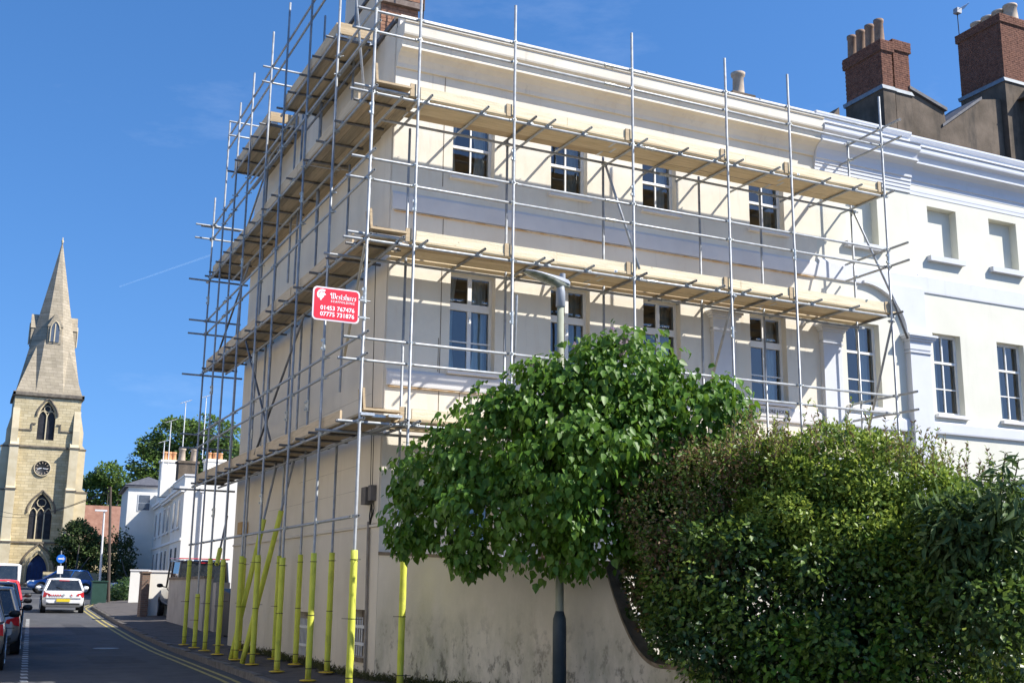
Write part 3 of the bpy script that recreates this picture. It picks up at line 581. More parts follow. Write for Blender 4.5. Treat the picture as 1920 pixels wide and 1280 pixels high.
# ------------------------------------------------------------------ scaffolding
sc = empty('scaffolding', (0, 0, 0), 0, 'galvanised tube and board scaffolding wrapping two sides of the corner house on yellow sleeved feet', 'scaffolding')
TM = {}
def tube(name, a, b, m=None, r=.0242, parent=sc):
    a, b = Vector(a), Vector(b); L = (b-a).length; k = (round(L, 2), (m or M['steel']).name, r)
    if k not in TM: TM[k] = tubemesh(L, m or M['steel'], r)
    return link(name, TM[k], parent, Matrix.Translation(a) @ (b-a).to_track_quat('Z', 'Y').to_matrix().to_4x4())
cb = MB(); cb.box(-.034, .034, -.036, .036, -.026, .026); cb.tube((0, 0, -.026), (0, 0, .026), .043, 10); cb.box(.03, .075, -.012, .012, -.012, .012).tube((.02, .04, 0), (.02, .085, 0), .009, 6).tube((.02, .068, 0), (.02, .082, 0), .016, 6).tube((-.02, -.04, 0), (-.02, -.075, 0), .009, 6)
CM = cb.mesh('coupler', M['coupler']); CMR = CM.copy(); CMR.materials.clear(); CMR.materials.append(M['coupler_red'])
NC = [0]
def coupler(p, red=False):
    NC[0] += 1
    return link('coupler', CMR if red else CM, sc, Matrix.Translation(p) @ Matrix.Rotation(random.choice([0, 1.57, 3.14, 4.71])+random.uniform(-.2, .2), 4, 'Z'))
sj = MB().tube((0, 0, -.11), (0, 0, .11), .033, 8).box(.02, .05, -.02, .02, -.09, -.05).box(.02, .05, -.02, .02, .05, .09).mesh('sleeve_coupler', M['coupler'])
def joint(p, d=(0, 0, 1)): return link('sleeve_coupler', sj, sc, Matrix.Translation(p) @ Vector(d).to_track_quat('Z', 'Y').to_matrix().to_4x4())
sleeves = {}
def sleeve_mesh(h):
    k = round(h, 2)
    if k not in sleeves:
        b = MB(); n = 12; rng2 = random.Random(int(h*100)); rs = [(.052+rng2.uniform(-.003, .004), h*i/9) for i in range(10)]
        b.lathe([(.026, 0)]+rs+[(.026, h)], n); sleeves[k] = b.mesh('foam_sleeve', M['foam'])
    return sleeves[k]
tiem = MB(); tiem.lathe([(.0575, -.006), (.0585, 0), (.0575, .006)], 12); tiem.box(.055, .16, -.003, .003, -.004, .004); TIE = tiem.mesh('cable_tie', M['tie'])
bpm = MB(); bpm.lathe([(0, .022), (.07, .022), (.135, .012), (.14, 0), (0, 0)], 16); BPM = bpm.mesh('base_plate', M['plate'])
def standard(x, y, z0, z1, sleeve=2.0, lean=(0, 0), m=None, split=None):
    o = tube('standard', (x, y, z0), (x+lean[0], y+lean[1], z1), m)
    if sleeve:
        rz = random.uniform(0, 6)
        s_ = link('foam_sleeve', sleeve_mesh(sleeve), o, Matrix.Translation((0, 0, .03)) @ Matrix.Rotation(rz, 4, 'Z'))
        for f in (.08, .5, .93): link('cable_tie', TIE, s_, Matrix.Translation((0, 0, sleeve*f)) @ Matrix.Rotation(random.uniform(0, 6), 4, 'Z'))
        link('base_plate', BPM, o, Matrix.Identity(4))
    for zz in (split or []): joint((x+.0, y, zz))
    return o
FX = [.80, 2.59, 5.0, 7.11, 8.63, 11.02]; SY = [0, 1.95, 3.96, 5.85, 7.28, 9.09, 10.5, 11.75, 13.1]
LV = [4.01, 6.96, 9.50]; RL = [(4.99, 5.34), (7.99, 8.35), (10.60, 10.97)]
d = .05
# front, outer line
for i, x in enumerate(FX):
    standard(x, -d, Gz(0, 0)-.02*i+.02, [14.3, 11.68, 11.71, 11.67, 11.66, 11.67][i], 2.05 if i == 0 else 0, split=[(7.65,), (8.85, 5.95), (8.6,), (6.2,), (7.9,), (8.15,)][i])
standard(0, -d, 0, 14.4, 2.02, split=[6.05, 9.2]); standard(.045, .07, 0, 9.0, 2.0)
# front, inner line
for x, a, b_ in ((1.04, 7.3, 9.42), (2.94, .1, 9.55), (4.96, .1, 9.62), (7.15, .1, 9.58), (8.64, .1, 9.55), (11.04, .1, 11.05)):
    standard(x, .97, a, b_, 0, m=M['steel'] if x in (2.94, 4.96) else None)
standard(1.04, .97, .1, 7.2, 0)
for zi, z in enumerate(LV):
    xl = -.38 if zi else -.34
    tube('ledger', (xl, 0, z), (5.4, 0, z)); tube('ledger', (5.4, 0, z), (11.14, 0, z)); joint((5.4, 0, z), (1, 0, 0))
    tube('ledger', (-.42 if zi < 2 else .5, .92, z-.04), (6.3, .92, z-.04)); tube('ledger', (6.3, .92, z-.04), (11.18, .92, z-.04)); joint((6.3, .92, z-.04), (1, 0, 0))
    if zi: tube('ledger', (-.3, .04, z+.11), (1.2, .04, z+.11))
    for k, z2 in enumerate(RL[zi]):
        tube('guard_rail', (-.30-.08*(1-k), 0, z2), (4.55, 0, z2)); tube('guard_rail', (4.55, 0, z2), (11.12, 0, z2)); joint((4.55, 0, z2), (1, 0, 0))
        tube('end_guard_rail', (11.08, -.55, z2+.02), (11.08, 1.27, z2+.02)); coupler((11.05, .93, z2+.02))
    for x in FX+[0]:
        for z2 in (z, *RL[zi]): coupler((x, -d/2, z2))
    for x in (2.94, 4.96, 7.15, 8.64, 11.04): coupler((x, .945, z-.04))
TRF = {2: [.97, 2.0, 2.91, 3.27, 4.0, 5.16, 6.07, 6.86, 7.32, 8.19, 9.45, 10.25, 11.08], 1: [.54, .95, 1.97, 3.08, 3.27, 4.05, 5.11, 6.16, 6.82, 7.41, 8.13, 9.05, 10.01, 11.08], 0: [.72, .92, 2.0, 3.1, 4.1, 5.1, 6.1, 7.1, 8.2, 9.2, 10.1, 11.08]}
for zi, xs_ in TRF.items():
    for x in xs_:
        z = LV[zi]+.045; y0 = -.24-random.uniform(0, .06)
        tube('transom', (x, y0, z), (x+random.uniform(-.03, .03), 1.335, z), M['steel_dark'] if random.random() < .3 else None)
        coupler((x, 0, z-.02), red=False)
# boards: deck, laid side by side on the transoms
bm = {}
def board(name, x, y, z, L, wd, th, ax, m, upright=False):
    k = (round(L, 2), wd, th, ax, m.name, upright)
    if k not in bm:
        b = MB(); a, c = (wd, th) if not upright else (th, wd)
        if ax == 'X': b.box(0, L, 0, a, 0, c)
        else: b.box(0, a, 0, L, 0, c)
        e = .02 if name == 'scaffold_board' else -.01
        if e < 0: pass
        elif ax == 'X': b.box(-.002, e, -.002, a+.002, -.002, c+.002, 1).box(L-e, L+.002, -.002, a+.002, -.002, c+.002, 1)
        else: b.box(-.002, a+.002, -.002, e, -.002, c+.002, 1).box(-.002, a+.002, L-e, L+.002, -.002, c+.002, 1)
        bm[k] = b.mesh(name, [m, M['band_iron']])
    return link(name, bm[k], sc, Matrix.Translation((x, y, z)) @ Matrix.Rotation(random.uniform(-.004, .004), 4, 'Z'))
for zi, z in enumerate(LV):
    x0 = 1.02 if zi == 2 else .74
    for k in range(4 if zi == 2 else 5):
        x = x0 - (.15 if k % 2 else 0); yb = -.02+k*.231+(.055 if k == 4 else 0)
        while x < 11.1:
            L = min(3.9, 11.2-x)
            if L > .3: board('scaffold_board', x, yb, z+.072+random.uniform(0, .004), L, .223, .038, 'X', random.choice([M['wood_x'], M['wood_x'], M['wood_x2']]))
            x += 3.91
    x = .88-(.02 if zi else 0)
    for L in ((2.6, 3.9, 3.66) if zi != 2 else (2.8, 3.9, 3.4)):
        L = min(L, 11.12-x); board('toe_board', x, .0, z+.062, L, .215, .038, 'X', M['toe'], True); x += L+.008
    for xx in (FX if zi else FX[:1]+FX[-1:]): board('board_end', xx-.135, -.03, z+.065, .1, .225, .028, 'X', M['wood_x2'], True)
# street side, outer and inner lines
lean = [0, .0, 0, 0, 0, 0, 0, 0, 0]
TOPS = [None, 13.0, 13.3, 13.96, 13.93, 13.68, 13.47, 13.44, 11.75]
for i, y in enumerate(SY):
    if i: standard(-d, y, Gz(0, y), TOPS[i]+(1.2 if i < 3 else 0), 1.22 if i == 7 else 2.0+random.uniform(-.04, .05), split=[random.choice([3.2, 5.6, 8.9, 6.3])])
for i, (y, z1, zb) in enumerate([(2.9, 4.0, 0), (4.95, 9.45, 0), (5.05, 11.45, 8.6), (6.55, 12.4, 0), (8.3, 8.7, 0), (9.7, 11.6, 0), (11.9, 9.6, 0), (1.6, 6.9, 0)]):
    if i == 7: continue
    sl = 2.0 if zb == 0 else 0
    standard(.5+d, y, Gz(0, y)+.05 if zb == 0 else zb, z1, sl, split=[5.0] if z1 > 5 else None)
for (y, a, b_) in ((3.1, 5.0, 9.4), (3.15, 9.9, 12.9), (5.4, 10.4, 13.6), (7.4, 8.1, 12.3), (9.1, 4.6, 8.2), (4.3, 4.5, 7.0), (6.0, 4.6, 6.9)): standard(.62, y, a, b_, 0)
for zi, z in enumerate(LV):
    for (a, b_) in ((-.25, 4.9), (4.9, 10.2), (10.2, 13.55)): tube('ledger', (0, a, z+.03), (0, b_, z+.03)); joint((0, b_, z+.03), (0, 1, 0))
    for (a, b_) in ((-.1, 6.2), (6.2, 12.9)): tube('ledger', (.5, a, z-.02), (.5, b_, z-.02))
    for z2 in RL[zi]:
        for (a, b_) in ((-.32, 6.1), (6.1, 11.0), (11.0, 13.35)): tube('guard_rail', (-.01, a, z2+.05), (-.01, b_, z2+.05)); joint((-.01, b_, z2+.05), (0, 1, 0))
    for i, y in enumerate(SY[1:]):
        for z2 in (z, *RL[zi]): coupler((-d/2, y, z2+.03))
    for z2 in RL[zi]: tube('end_guard_rail', (-.5, 13.15, z2+.0), (.85, 13.15, z2))
    tube('end_guard_rail', (-.6, 13.0, z-.09), (.95, 13.0, z-.09))
    y = .55
    while y < 13.3:
        tube('transom', (-.13-random.uniform(0, .08), y, z+.075), (.78+random.uniform(-.06, .04), y+random.uniform(-.03, .03), z+.075), M['steel_dark']); coupler((0, y, z+.05)) if NC[0] < 290 else None; y += random.choice([.95, 1.05, 1.15, .45 if random.random() < .4 else 1.0])
    for k in range(4):
        yy_ = .02-(.0 if k % 2 else .12) if zi == 0 or k == 3 else .1
        if k == 3 and zi < 2: continue
        while yy_ < 13.2:
            L = min(3.9, 13.35-yy_)
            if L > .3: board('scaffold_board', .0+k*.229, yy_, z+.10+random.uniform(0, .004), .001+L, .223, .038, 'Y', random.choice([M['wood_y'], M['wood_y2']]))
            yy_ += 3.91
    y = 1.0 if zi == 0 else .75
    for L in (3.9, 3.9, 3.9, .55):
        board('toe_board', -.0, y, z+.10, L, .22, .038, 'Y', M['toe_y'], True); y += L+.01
    # return boards and the short boards standing proud at the corner
    board('toe_board', .06, -.045, z+.19, .62, .2, .036, 'X', M['wood_x2'], False)
tube('ledger', (0, -.2, 2.56), (0, 6.0, 2.56)); tube('ledger', (0, 6.0, 2.56), (0, 13.6, 2.56))
for y in SY: coupler((-.02, y, 2.56)) if NC[0] < 298 else None
# gable lifts
for (y0, y1, z) in ((2.35, 6.0, 11.5), (7.6, 11.0, 11.75)):
    tube('ledger', (0, y0-.3, z), (0, y1+.3, z)); tube('ledger', (.5, y0-.5, z-.05), (.5, y1+.4, z-.05)); tube('ledger', (.55, y0-.4, z-.25), (.55, y1+.2, z-.25), M['steel_dark'])
    n = 5
    for i in range(n): y = y0+(y1-y0)*i/(n-1); tube('transom', (-.18, y, z+.045), (.82, y, z+.045), M['steel_dark'])
    for k in range(4): board('scaffold_board', .0+k*.229, y0-.05+(.1 if k % 2 else 0), z+.072, y1-y0+.1, .223, .038, 'Y', random.choice([M['wood_y'], M['wood_y2']]))
    board('toe_board', -.0, y0-.05, z+.112, y1-y0+.1, .225, .038, 'Y', M['toe_y'], True)
    board('toe_board', .04, y0-.09, z+.118, .66, .225, .036, 'X', M['wood_x2'], True)
for z in (12.75, 13.12):
    tube('guard_rail', (0, 1.9, z), (0, 6.3, z)); tube('guard_rail', (0, 6.3, z), (0, 12.1, z)); tube('end_guard_rail', (-.2, 11.05, z+.03), (.85, 11.05, z+.03)); tube('end_guard_rail', (-.2, 7.5, z+.03), (.8, 7.5, z+.03))
tube('end_guard_rail', (-.35, 13.2, 10.95), (.7, 13.2, 10.95))
# braces
def brace(a, b_, m=None, foam=None):
    o = tube('brace', a, b_, m)
    if foam: link('foam_sleeve', sleeve_mesh(foam), o, Matrix.Translation((0, 0, .02)))
    return o
brace((4.96, .9, 9.45), (5.1, -.06, 7.15)); brace((11.04, .9, 9.45), (11.1, -.1, 7.2)); brace((7.15, -.08, 6.9), (7.2, .9, 5.2)); brace((11.0, -.08, 6.85), (11.0, .9, 4.4)); brace((11.02, -.1, 7.3), (11.3, -.16, 6.5), M['steel_dark'])
brace((2.66, -.08, 6.35), (2.72, .2, 3.6)); brace((-.1, 7.52, .03), (.5, 7.0, 4.0), None, 2.9); brace((-.12, 6.4, .02), (.5, 5.58, 4.0), None, 3.05)
brace((-.08, 9.6, 2.0), (.5, 11.6, 3.2), M['steel_dark'], .7); brace((.45, 5.2, 6.9), (.0, 6.9, 4.2), M['steel_dark']); brace((.45, 10.6, 9.4), (.0, 11.5, 7.2), M['steel_dark']); brace((.45, 11.4, 9.3), (.7, 13.0, 7.3))
brace((.5, 7.0, 4.0), (.0, 8.4, 6.9), M['steel_dark']); brace((.04, 1.75, 13.3), (.32, 1.3, 9.7)); brace((.0, 1.9, 12.9), (.6, .4, 11.7)); brace((.5, 9.2, 11.7), (.2, 10.9, 9.6)); brace((-.05, .5, 2.0+2.0), (.35, 2.3, 2.2)) if False else None
brace((-.04, -.1, 6.85), (.12, 1.3, 5.25), M['rope'])
for p in ((4.96, .9, 9.42), (11.04, .9, 9.42), (7.15, -.04, 6.9), (11.0, -.04, 6.85)): coupler(p)
# small loose boards standing up at the corner of each lift
for zi, z in enumerate(LV):
    b = MB().obox((.12, -.02, z+.24), (.30, .0, 0), (0, .045, 0), (0, .22, .03)); b.build('stop_board', M['wood_x2'], sc)
    b = MB().obox((.05, .02, z+.55), (.04, 0, 0), (0, .22, 0), (.03, 0, -.38)); b.build('stop_board', M['wood_x2'], sc)
# ------------------------------------------------------------------ red sign
sg = empty('sign_board', (-.47, -.10, 5.80), 0, 'red scaffolding company sign with white lettering and helmet emblem clamped to the corner pole', 'sign')
def rrect(w_, h_, r, y, n=5):
    P = []
    for cx, cz, a0 in ((w_/2-r, h_/2-r, 0), (-w_/2+r, h_/2-r, 90), (-w_/2+r, -h_/2+r, 180), (w_/2-r, -h_/2+r, 270)):
        for i in range(n+1): t = R(a0+90*i/n); P.append((cx+r*math.cos(t), y, cz+r*math.sin(t)))
    return P
SW_, SH_ = .76, .535
MB().prism(rrect(SW_, SH_, .07, 0), (0, .02, 0)).build('sign_frame', M['sign_frame'], sg)
MB().prism(rrect(SW_-.05, SH_-.05, .055, -.004), (0, .006, 0)).build('sign_panel', M['sign_red'], sg)
txt = lambda x, z: Matrix.Translation((x, -.0065, z)) @ Matrix.Rotation(R(90), 4, 'X')
text('01453 767476', 'lettering', M['white'], sg, .096, txt(.02, -.07), off=.0018); text('07775 731876', 'lettering', M['white'], sg, .096, txt(.02, -.168), off=.0018)
text('SCAFFOLDING', 'lettering', M['white'], sg, .048, txt(.10, .045), off=.0008, spacing=1.28)
# black-letter word drawn with a broad nib
GL = {'W': [[(0, 9), (1.2, 8), (1.2, 1.2), (2.4, 0), (4.2, 1.4), (4.2, 8.4), (3.2, 9)], [(4.2, 1.4), (5.6, 0), (7.2, 1.6), (7.2, 7.6), (5.8, 9)], [(-1.0, 6.8), (.2, 7.6)], [(0, 9), (-1, 7.8), (.1, 5.6)]],
      'e': [[(3, 4.2), (2, 5.4), (.5, 4.4), (.5, 1.2), (1.7, 0), (3.1, 1)], [(.6, 2.8), (3, 4.2)]],
      's': [[(3, 4.9), (1.8, 5.6), (.6, 4.4), (2.8, 1.8), (1.6, 0), (.2, .8)]],
      't': [[(1, 8), (1, 1), (2, 0), (3, .8)], [(-.2, 5.3), (2.6, 5.3)]],
      'h': [[(.6, 9.2), (.6, 0)], [(.6, 4.4), (2.2, 5.6), (3.2, 4.4), (3.2, 1), (2.6, -.6)]],
      'i': [[(0, 5), (.8, 5.4), (.8, .8), (1.6, 0)], [(.7, 7.6), (1.0, 7.9)]],
      'r': [[(0, 5), (.8, 5.4), (.8, 0)], [(.8, 4.2), (2.0, 5.6), (2.8, 4.8)]]}
ADV = {'W': 8.6, 'e': 4.1, 's': 4.0, 't': 3.7, 'h': 4.6, 'i': 2.6, 'r': 3.6}
b = MB(); cx = 0; u = .0101; word = 'Westshires'; tw = sum(ADV[c] for c in word)
for c in word:
    for st in GL[c]:
        for (x0, z0), (x1, z1) in zip(st, st[1:]):
            nb = Vector((.62, 0, .42)); A = Vector((cx+x0, 0, z0)); B = Vector((cx+x1, 0, z1)); P = [A-nb, A+nb, B+nb, B-nb]
            P = [((p.x-tw/2)*u*.95+.115, -.0085, p.z*u*1.02+.088) for p in P]
            b.add(P, [(0, 1, 2, 3)]).add([(x, -.007, z) for x, _, z in P], [(0, 1, 2, 3)])
    cx += ADV[c]
b.build('lettering', M['white'], sg)
# crested helmet emblem
b = MB(); hc = Vector((-.235, 0, .135))
for k in range(11):
    t = R(62+k*15.5); a, e = Vector((math.cos(t), 0, math.sin(t))), Vector((-math.sin(t), 0, math.cos(t)))
    p = [hc+a*.055-e*.006, hc+a*.055+e*.006, hc+a*(.092-.001*k)+e*.011, hc+a*(.092-.001*k)-e*.011]
    b.add([(q.x, -.0085, q.z) for q in p], [(0, 1, 2, 3)])
hp = [(-.02, .045), (.03, .04), (.062, .005), (.03, -.008), (.028, -.03), (.0, -.06), (-.012, -.088), (-.032, -.085), (-.045, -.03), (-.045, .015)]
b.add([(hc.x+x, -.0085, hc.z+z) for x, z in hp], [tuple(range(len(hp)))[::-1]])
b.build('helmet_emblem', M['white'], sg)
for z in (.13, -.15): MB().box(.36, .47, .0, .02, z-.012, z+.012).tube((.44, .03, z), (.56, .03, z), .012, 6).tube((.47, .05, z-.03), (.47, .05, z+.03), .04, 10).build('sign_clamp', M['coupler'], sg)
# ------------------------------------------------------------------ street lamp
LX, LY = 1.93, -3.04; lg = Gz(0, LY)+.02
lp = empty('street_lamp', (LX, LY, lg), 0, 'street lamp with a pale green-grey column and dark blue base rising out of the lilac', 'street lamp')
MB().lathe([(0, 0), (.092, 0), (.092, 1.0), (.088, 1.12), (.056, 1.22), (.0, 1.23)], 20).build('lamp_base', M['lamp_base'], lp)
MB().lathe([(.056, 1.21), (.054, 3.0), (.048, 5.42), (.0, 5.43)], 18).build('column', M['lamp_post'], lp)
TP = at(1053, 520, D=(Vector((LX, LY, 5.5))-CAM).length*.985); HD = Vector((-1, -.10, .13)).normalized()
z_t = 5.74-lg
MB().lathe([(.054, z_t-.34), (.068, z_t-.33), (.066, z_t-.12), (.05, z_t-.02), (0, z_t)], 16).build('spigot', M['lamp_grey'], lp)
def lantern():
    hood = MB(); bowl = MB(); n = 14; st = [(.16, .005, .05), (.12, .05, .07), (0, .075, .08), (-.2, .12, .06), (-.38, .13, .045), (-.5, .11, .032), (-.62, .05, .015)]
    up_ = Vector((.13, 0, 1)).normalized(); O = Vector((0, 0, z_t+.02))
    for part, sg_, sc_ in ((hood, 1, 1), (bowl, -1, 1.1)):
        vs = []
        for (t, hw_, hh) in st:
            if part is bowl and t > .0: hw_ *= .6; hh *= .4
            c = O-HD*t*1.0
            for i in range(n+1):
                a = math.pi*i/n; side = Vector((0, 1, 0)); vs.append(c+side*hw_*math.cos(a)+up_*sg_*hh*sc_*math.sin(a)+up_*(.004 if sg_ > 0 else -.004))
        part.add(vs, [(k*(n+1)+i, k*(n+1)+i+1, (k+1)*(n+1)+i+1, (k+1)*(n+1)+i) for k in range(len(st)-1) for i in range(n)], 0, True)
        part.add(vs[:n+1], [tuple(range(n+1))])
    hood.tube(O+Vector((.03, 0, .06)), O+Vector((.03, 0, .135)), .042, 10)
    hood.build('lantern_hood', M['lamp_grey'], lp); bowl.build('lamp_bowl', M['lamp_bowl'], lp)
lantern()


# ------------------------------------------------------------------ foliage
HEART = (np.array([(0, 0, 0), (.16, .44, .07), (.52, .40, .03), (1, 0, -.12), (.5, 0, -.05), (.16, -.44, .07), (.52, -.40, .03)]), [(0, 4, 2, 1), (4, 3, 2), (0, 5, 6, 4), (4, 6, 3)])
OVAL = (np.array([(0, 0, 0), (.5, .5, .05), (1, 0, -.05), (.5, -.5, .05)]), [(0, 2, 1), (0, 3, 2)])
LANCE = (np.array([(0, 0, 0), (.35, .5, .04), (.75, .32, -.02), (1, 0, -.15), (.75, -.32, -.02), (.35, -.5, .04), (.45, 0, -.04)]), [(0, 6, 1), (6, 2, 1), (6, 3, 2), (0, 5, 6), (6, 5, 4), (6, 4, 3)])
def unit(a): return a/np.maximum(np.linalg.norm(a, axis=1, keepdims=True), 1e-6)
def frames(P, A, Nn):
    A = unit(A); B = unit(np.cross(Nn, A)); C = np.cross(A, B); return A, B, C
def leafmesh(name, tpl, P, A, Nn, Ln, Wd, m):
    V, F = tpl; A, B, C = frames(P, A, Nn); n = len(P); k = len(V)
    vs = P[:, None, :]+A[:, None, :]*(V[None, :, 0:1]*Ln[:, None, None])+B[:, None, :]*(V[None, :, 1:2]*Wd[:, None, None])+C[:, None, :]*(V[None, :, 2:3]*Ln[:, None, None])
    me = bpy.data.meshes.new(name); me.vertices.add(n*k); me.vertices.foreach_set('co', vs.reshape(-1).astype(np.float32))
    loops = np.concatenate([np.array(f) for f in F]); tot = np.array([len(f) for f in F]); L = len(loops)
    me.loops.add(n*L); me.loops.foreach_set('vertex_index', (loops[None, :]+(np.arange(n)*k)[:, None]).reshape(-1).astype(np.int32))
    st = np.concatenate([[0], np.cumsum(tot)[:-1]]); me.polygons.add(n*len(F)); me.polygons.foreach_set('loop_start', (st[None, :]+(np.arange(n)*L)[:, None]).reshape(-1).astype(np.int32))
    me.materials.append(m); me.update(calc_edges=True); me.validate(); return me
def cloud(E, n, inner=.55, gap=.0, gs=2.2):
    """points spread through a union of ellipsoids (centre, radii), denser at the skin, thinned into clumps"""
    C = np.array([e[0] for e in E]); Rr = np.array([e[1] for e in E]); wt = (Rr[:, 0]*Rr[:, 1]+Rr[:, 1]*Rr[:, 2]+Rr[:, 0]*Rr[:, 2]); wt = wt/wt.sum()
    m = int(n*2.6); k = rng.choice(len(E), m, p=wt); d = unit(rng.normal(size=(m, 3))); r = 1-(1-inner)*rng.random(m)**1.6
    lump = 1+.15*np.sin(d[:, 0]*8+k)*np.cos(d[:, 2]*7+k*2)+.11*np.sin(d[:, 1]*13+k*3)*np.sin(d[:, 0]*11+k)+.05*rng.normal(size=m)
    P = C[k]+d*Rr[k]*(r*lump)[:, None]; keep = np.ones(m, bool)
    for j in range(len(E)):
        q = (((P-C[j])/Rr[j])**2).sum(1); keep &= ~((q < (inner*.85)**2) & (k != j))
    if gap: 
        f = np.sin(P[:, 0]*gs*1.7+1)*np.sin(P[:, 1]*gs*1.3+2)+np.sin(P[:, 2]*gs*2.1+P[:, 0]*gs)+rng.normal(size=m)*.35; keep &= f > np.quantile(f, gap)
    P, d = P[keep][:n], d[keep][:n]; return P, d
def px_ell(L): return [(tuple(at(a, b_, D=c)), (r1, r2, r3)) for a, b_, c, r1, r2, r3 in L]
def blades(parent, name, E, n, m, tpl, ln, asp, droop=.3, updir=.3, jit=.8, inner=.55, gap=0., gs=2.2, **k):
    P, d = cloud(E, n, inner, gap, gs); q = len(P)
    A = d*.55+np.array([0, 0, -droop])+rng.normal(size=(q, 3))*.5*jit; Nn = d*.6+np.array([0, 0, updir])+rng.normal(size=(q, 3))*.5*jit
    Ln = ln*(.65+.6*rng.random(q)); return tag(link(name, leafmesh(name, tpl, P, A, Nn, Ln, Ln*asp, m), parent), kind='stuff', **k)
def limbs(parent, base, tips, r0, m, name='trunk'):
    b = MB(); base = Vector(base)
    for t in tips:
        t = Vector(t); mid = base.lerp(t, .45)+Vector((random.uniform(-.1, .1), random.uniform(-.1, .1), .12))*(t-base).length*.4
        b.tube(base, mid, r0, 7, r0*.65).tube(mid, t, r0*.65, 6, r0*.2)
    return b.build(name, m, parent)
def bumpy(E, n, f):
    o = list(E)
    for c, r in E:
        for _ in range(n):
            d = Vector((random.gauss(0, 1)-.25, random.gauss(0, 1)-.45, random.gauss(0, 1)+.35)).normalized(); q = f*random.uniform(.6, 1.1)
            o.append(((c[0]+d.x*r[0]*.85, c[1]+d.y*r[1]*.85, c[2]+d.z*r[2]*.85), (r[0]*q, r[1]*q, r[2]*q)))
    return o
# lilac hanging over the garden wall
LE = px_ell([(a_, b2_, c_-.45, d1_, d2_, d3_) for a_, b2_, c_, d1_, d2_, d3_ in [(1120, 745, 16.3, .95, .9, .82), (1035, 765, 16.5, .75, .8, .75), (1185, 698, 16.1, .62, .7, .66), (1120, 680, 16.2, .4, .5, .4), (1240, 740, 15.9, .5, .5, .5), (1310, 785, 15.7, .68, .8, .64), (1345, 760, 15.6, .42, .6, .42), (1330, 880, 15.8, .5, .6, .5),
             (930, 835, 16.6, .88, 1.0, .82), (805, 888, 17.0, .58, .7, .52), (790, 960, 16.8, .54, .7, .55), (900, 950, 16.2, .85, 1.0, .8), (1020, 945, 15.7, .95, 1.0, .92), (1110, 940, 15.5, .68, .85, .85),
             (1180, 840, 15.6, .8, .8, .8), (1240, 870, 15.9, .7, .8, .7), (1100, 850, 15.5, .7, .9, .8), (960, 780, 16.5, .5, .6, .5), (770, 1010, 16.6, .32, .4, .28), (1070, 1040, 15.3, .42, .5, .32), (880, 1040, 16.0, .32, .4, .28), (1052, 800, 15.7, .6, .7, .7), (1050, 930, 15.4, .6, .7, .8)]])
li = empty('lilac_bush', tuple(at(1100, 1100, D=17.2)), 0, 'big lilac bush with heart shaped leaves and mauve blossoms spilling over the garden wall', 'shrub'); li.location.z = 0
inv = Matrix.Translation(li.location).inverted()
def rebase(o, root): o.matrix_parent_inverse = Matrix.Translation(root.location).inverted(); return o
LE = bumpy(LE, 3, .36)
P, d_ = cloud(LE, 22000, .45, .14, 3.1); q = len(P)
A = d_*.45+np.array([0, 0, -.85])+rng.normal(size=(q, 3))*.30; Nn = d_*.95+np.array([0, 0, .35])+rng.normal(size=(q, 3))*.45; Ln = .112*(.45+.85*rng.random(q))
cv = np.array(CAM); dist = np.linalg.norm(P-cv, axis=1); facing = (unit(cv-P)*d_).sum(1); score = Ln/dist*(facing > .15)+facing*.001
order = np.argsort(-score); one, rest = order[:290], order[290:]
rebase(tag(link('leaves', leafmesh('leaves', HEART, P[rest], A[rest], Nn[rest], Ln[rest], Ln[rest]*.80, M['lilac']), li), kind='stuff'), li)
one_me = leafmesh('leaf', HEART, np.zeros((1, 3)), np.array([[1., 0, 0]]), np.array([[0, 0, 1.]]), np.ones(1), np.ones(1)*.80, M['lilac'])
Aa, Bb, Cc = frames(P[one], A[one], Nn[one])
for i in range(len(one)):
    k = one[i]; s_ = Ln[k]; mw = Matrix(((Aa[i][0]*s_, Bb[i][0]*s_, Cc[i][0]*s_, P[k][0]), (Aa[i][1]*s_, Bb[i][1]*s_, Cc[i][1]*s_, P[k][1]), (Aa[i][2]*s_, Bb[i][2]*s_, Cc[i][2]*s_, P[k][2]), (0, 0, 0, 1)))
    rebase(link('leaf', one_me, li, mw), li)
rebase(limbs(li, (3.3, -.9, .1), [at(x, y, D=z) for x, y, z in ((1120, 760, 16.8), (950, 860, 17), (1300, 830, 16.3), (820, 930, 17), (1030, 960, 16.3), (1200, 900, 16.2))], .07, M['bark']), li)
for (x, y, z, s_) in ((998, 692, 15.9, .11), (1148, 624, 16.0, .06), (1172, 636, 15.6, .05), (955, 812, 15.7, .10), (1165, 655, 15.5, .10), (1285, 745, 15.2, .07), (1078, 655, 15.9, .07)):
    c = at(x, y, D=z); pc, dc = cloud([(tuple(c), (s_*.5, s_*.5, s_)), (tuple(c+Vector((0, 0, s_*.7))), (s_*.25, s_*.25, s_*.6))], 170, .3); n_ = len(pc)
    rebase(tag(link('blossom', leafmesh('blossom', OVAL, pc, dc, rng.normal(size=(n_, 3)), np.full(n_, .026), np.full(n_, .022), M['lilacflower']), li), kind='stuff'), li)
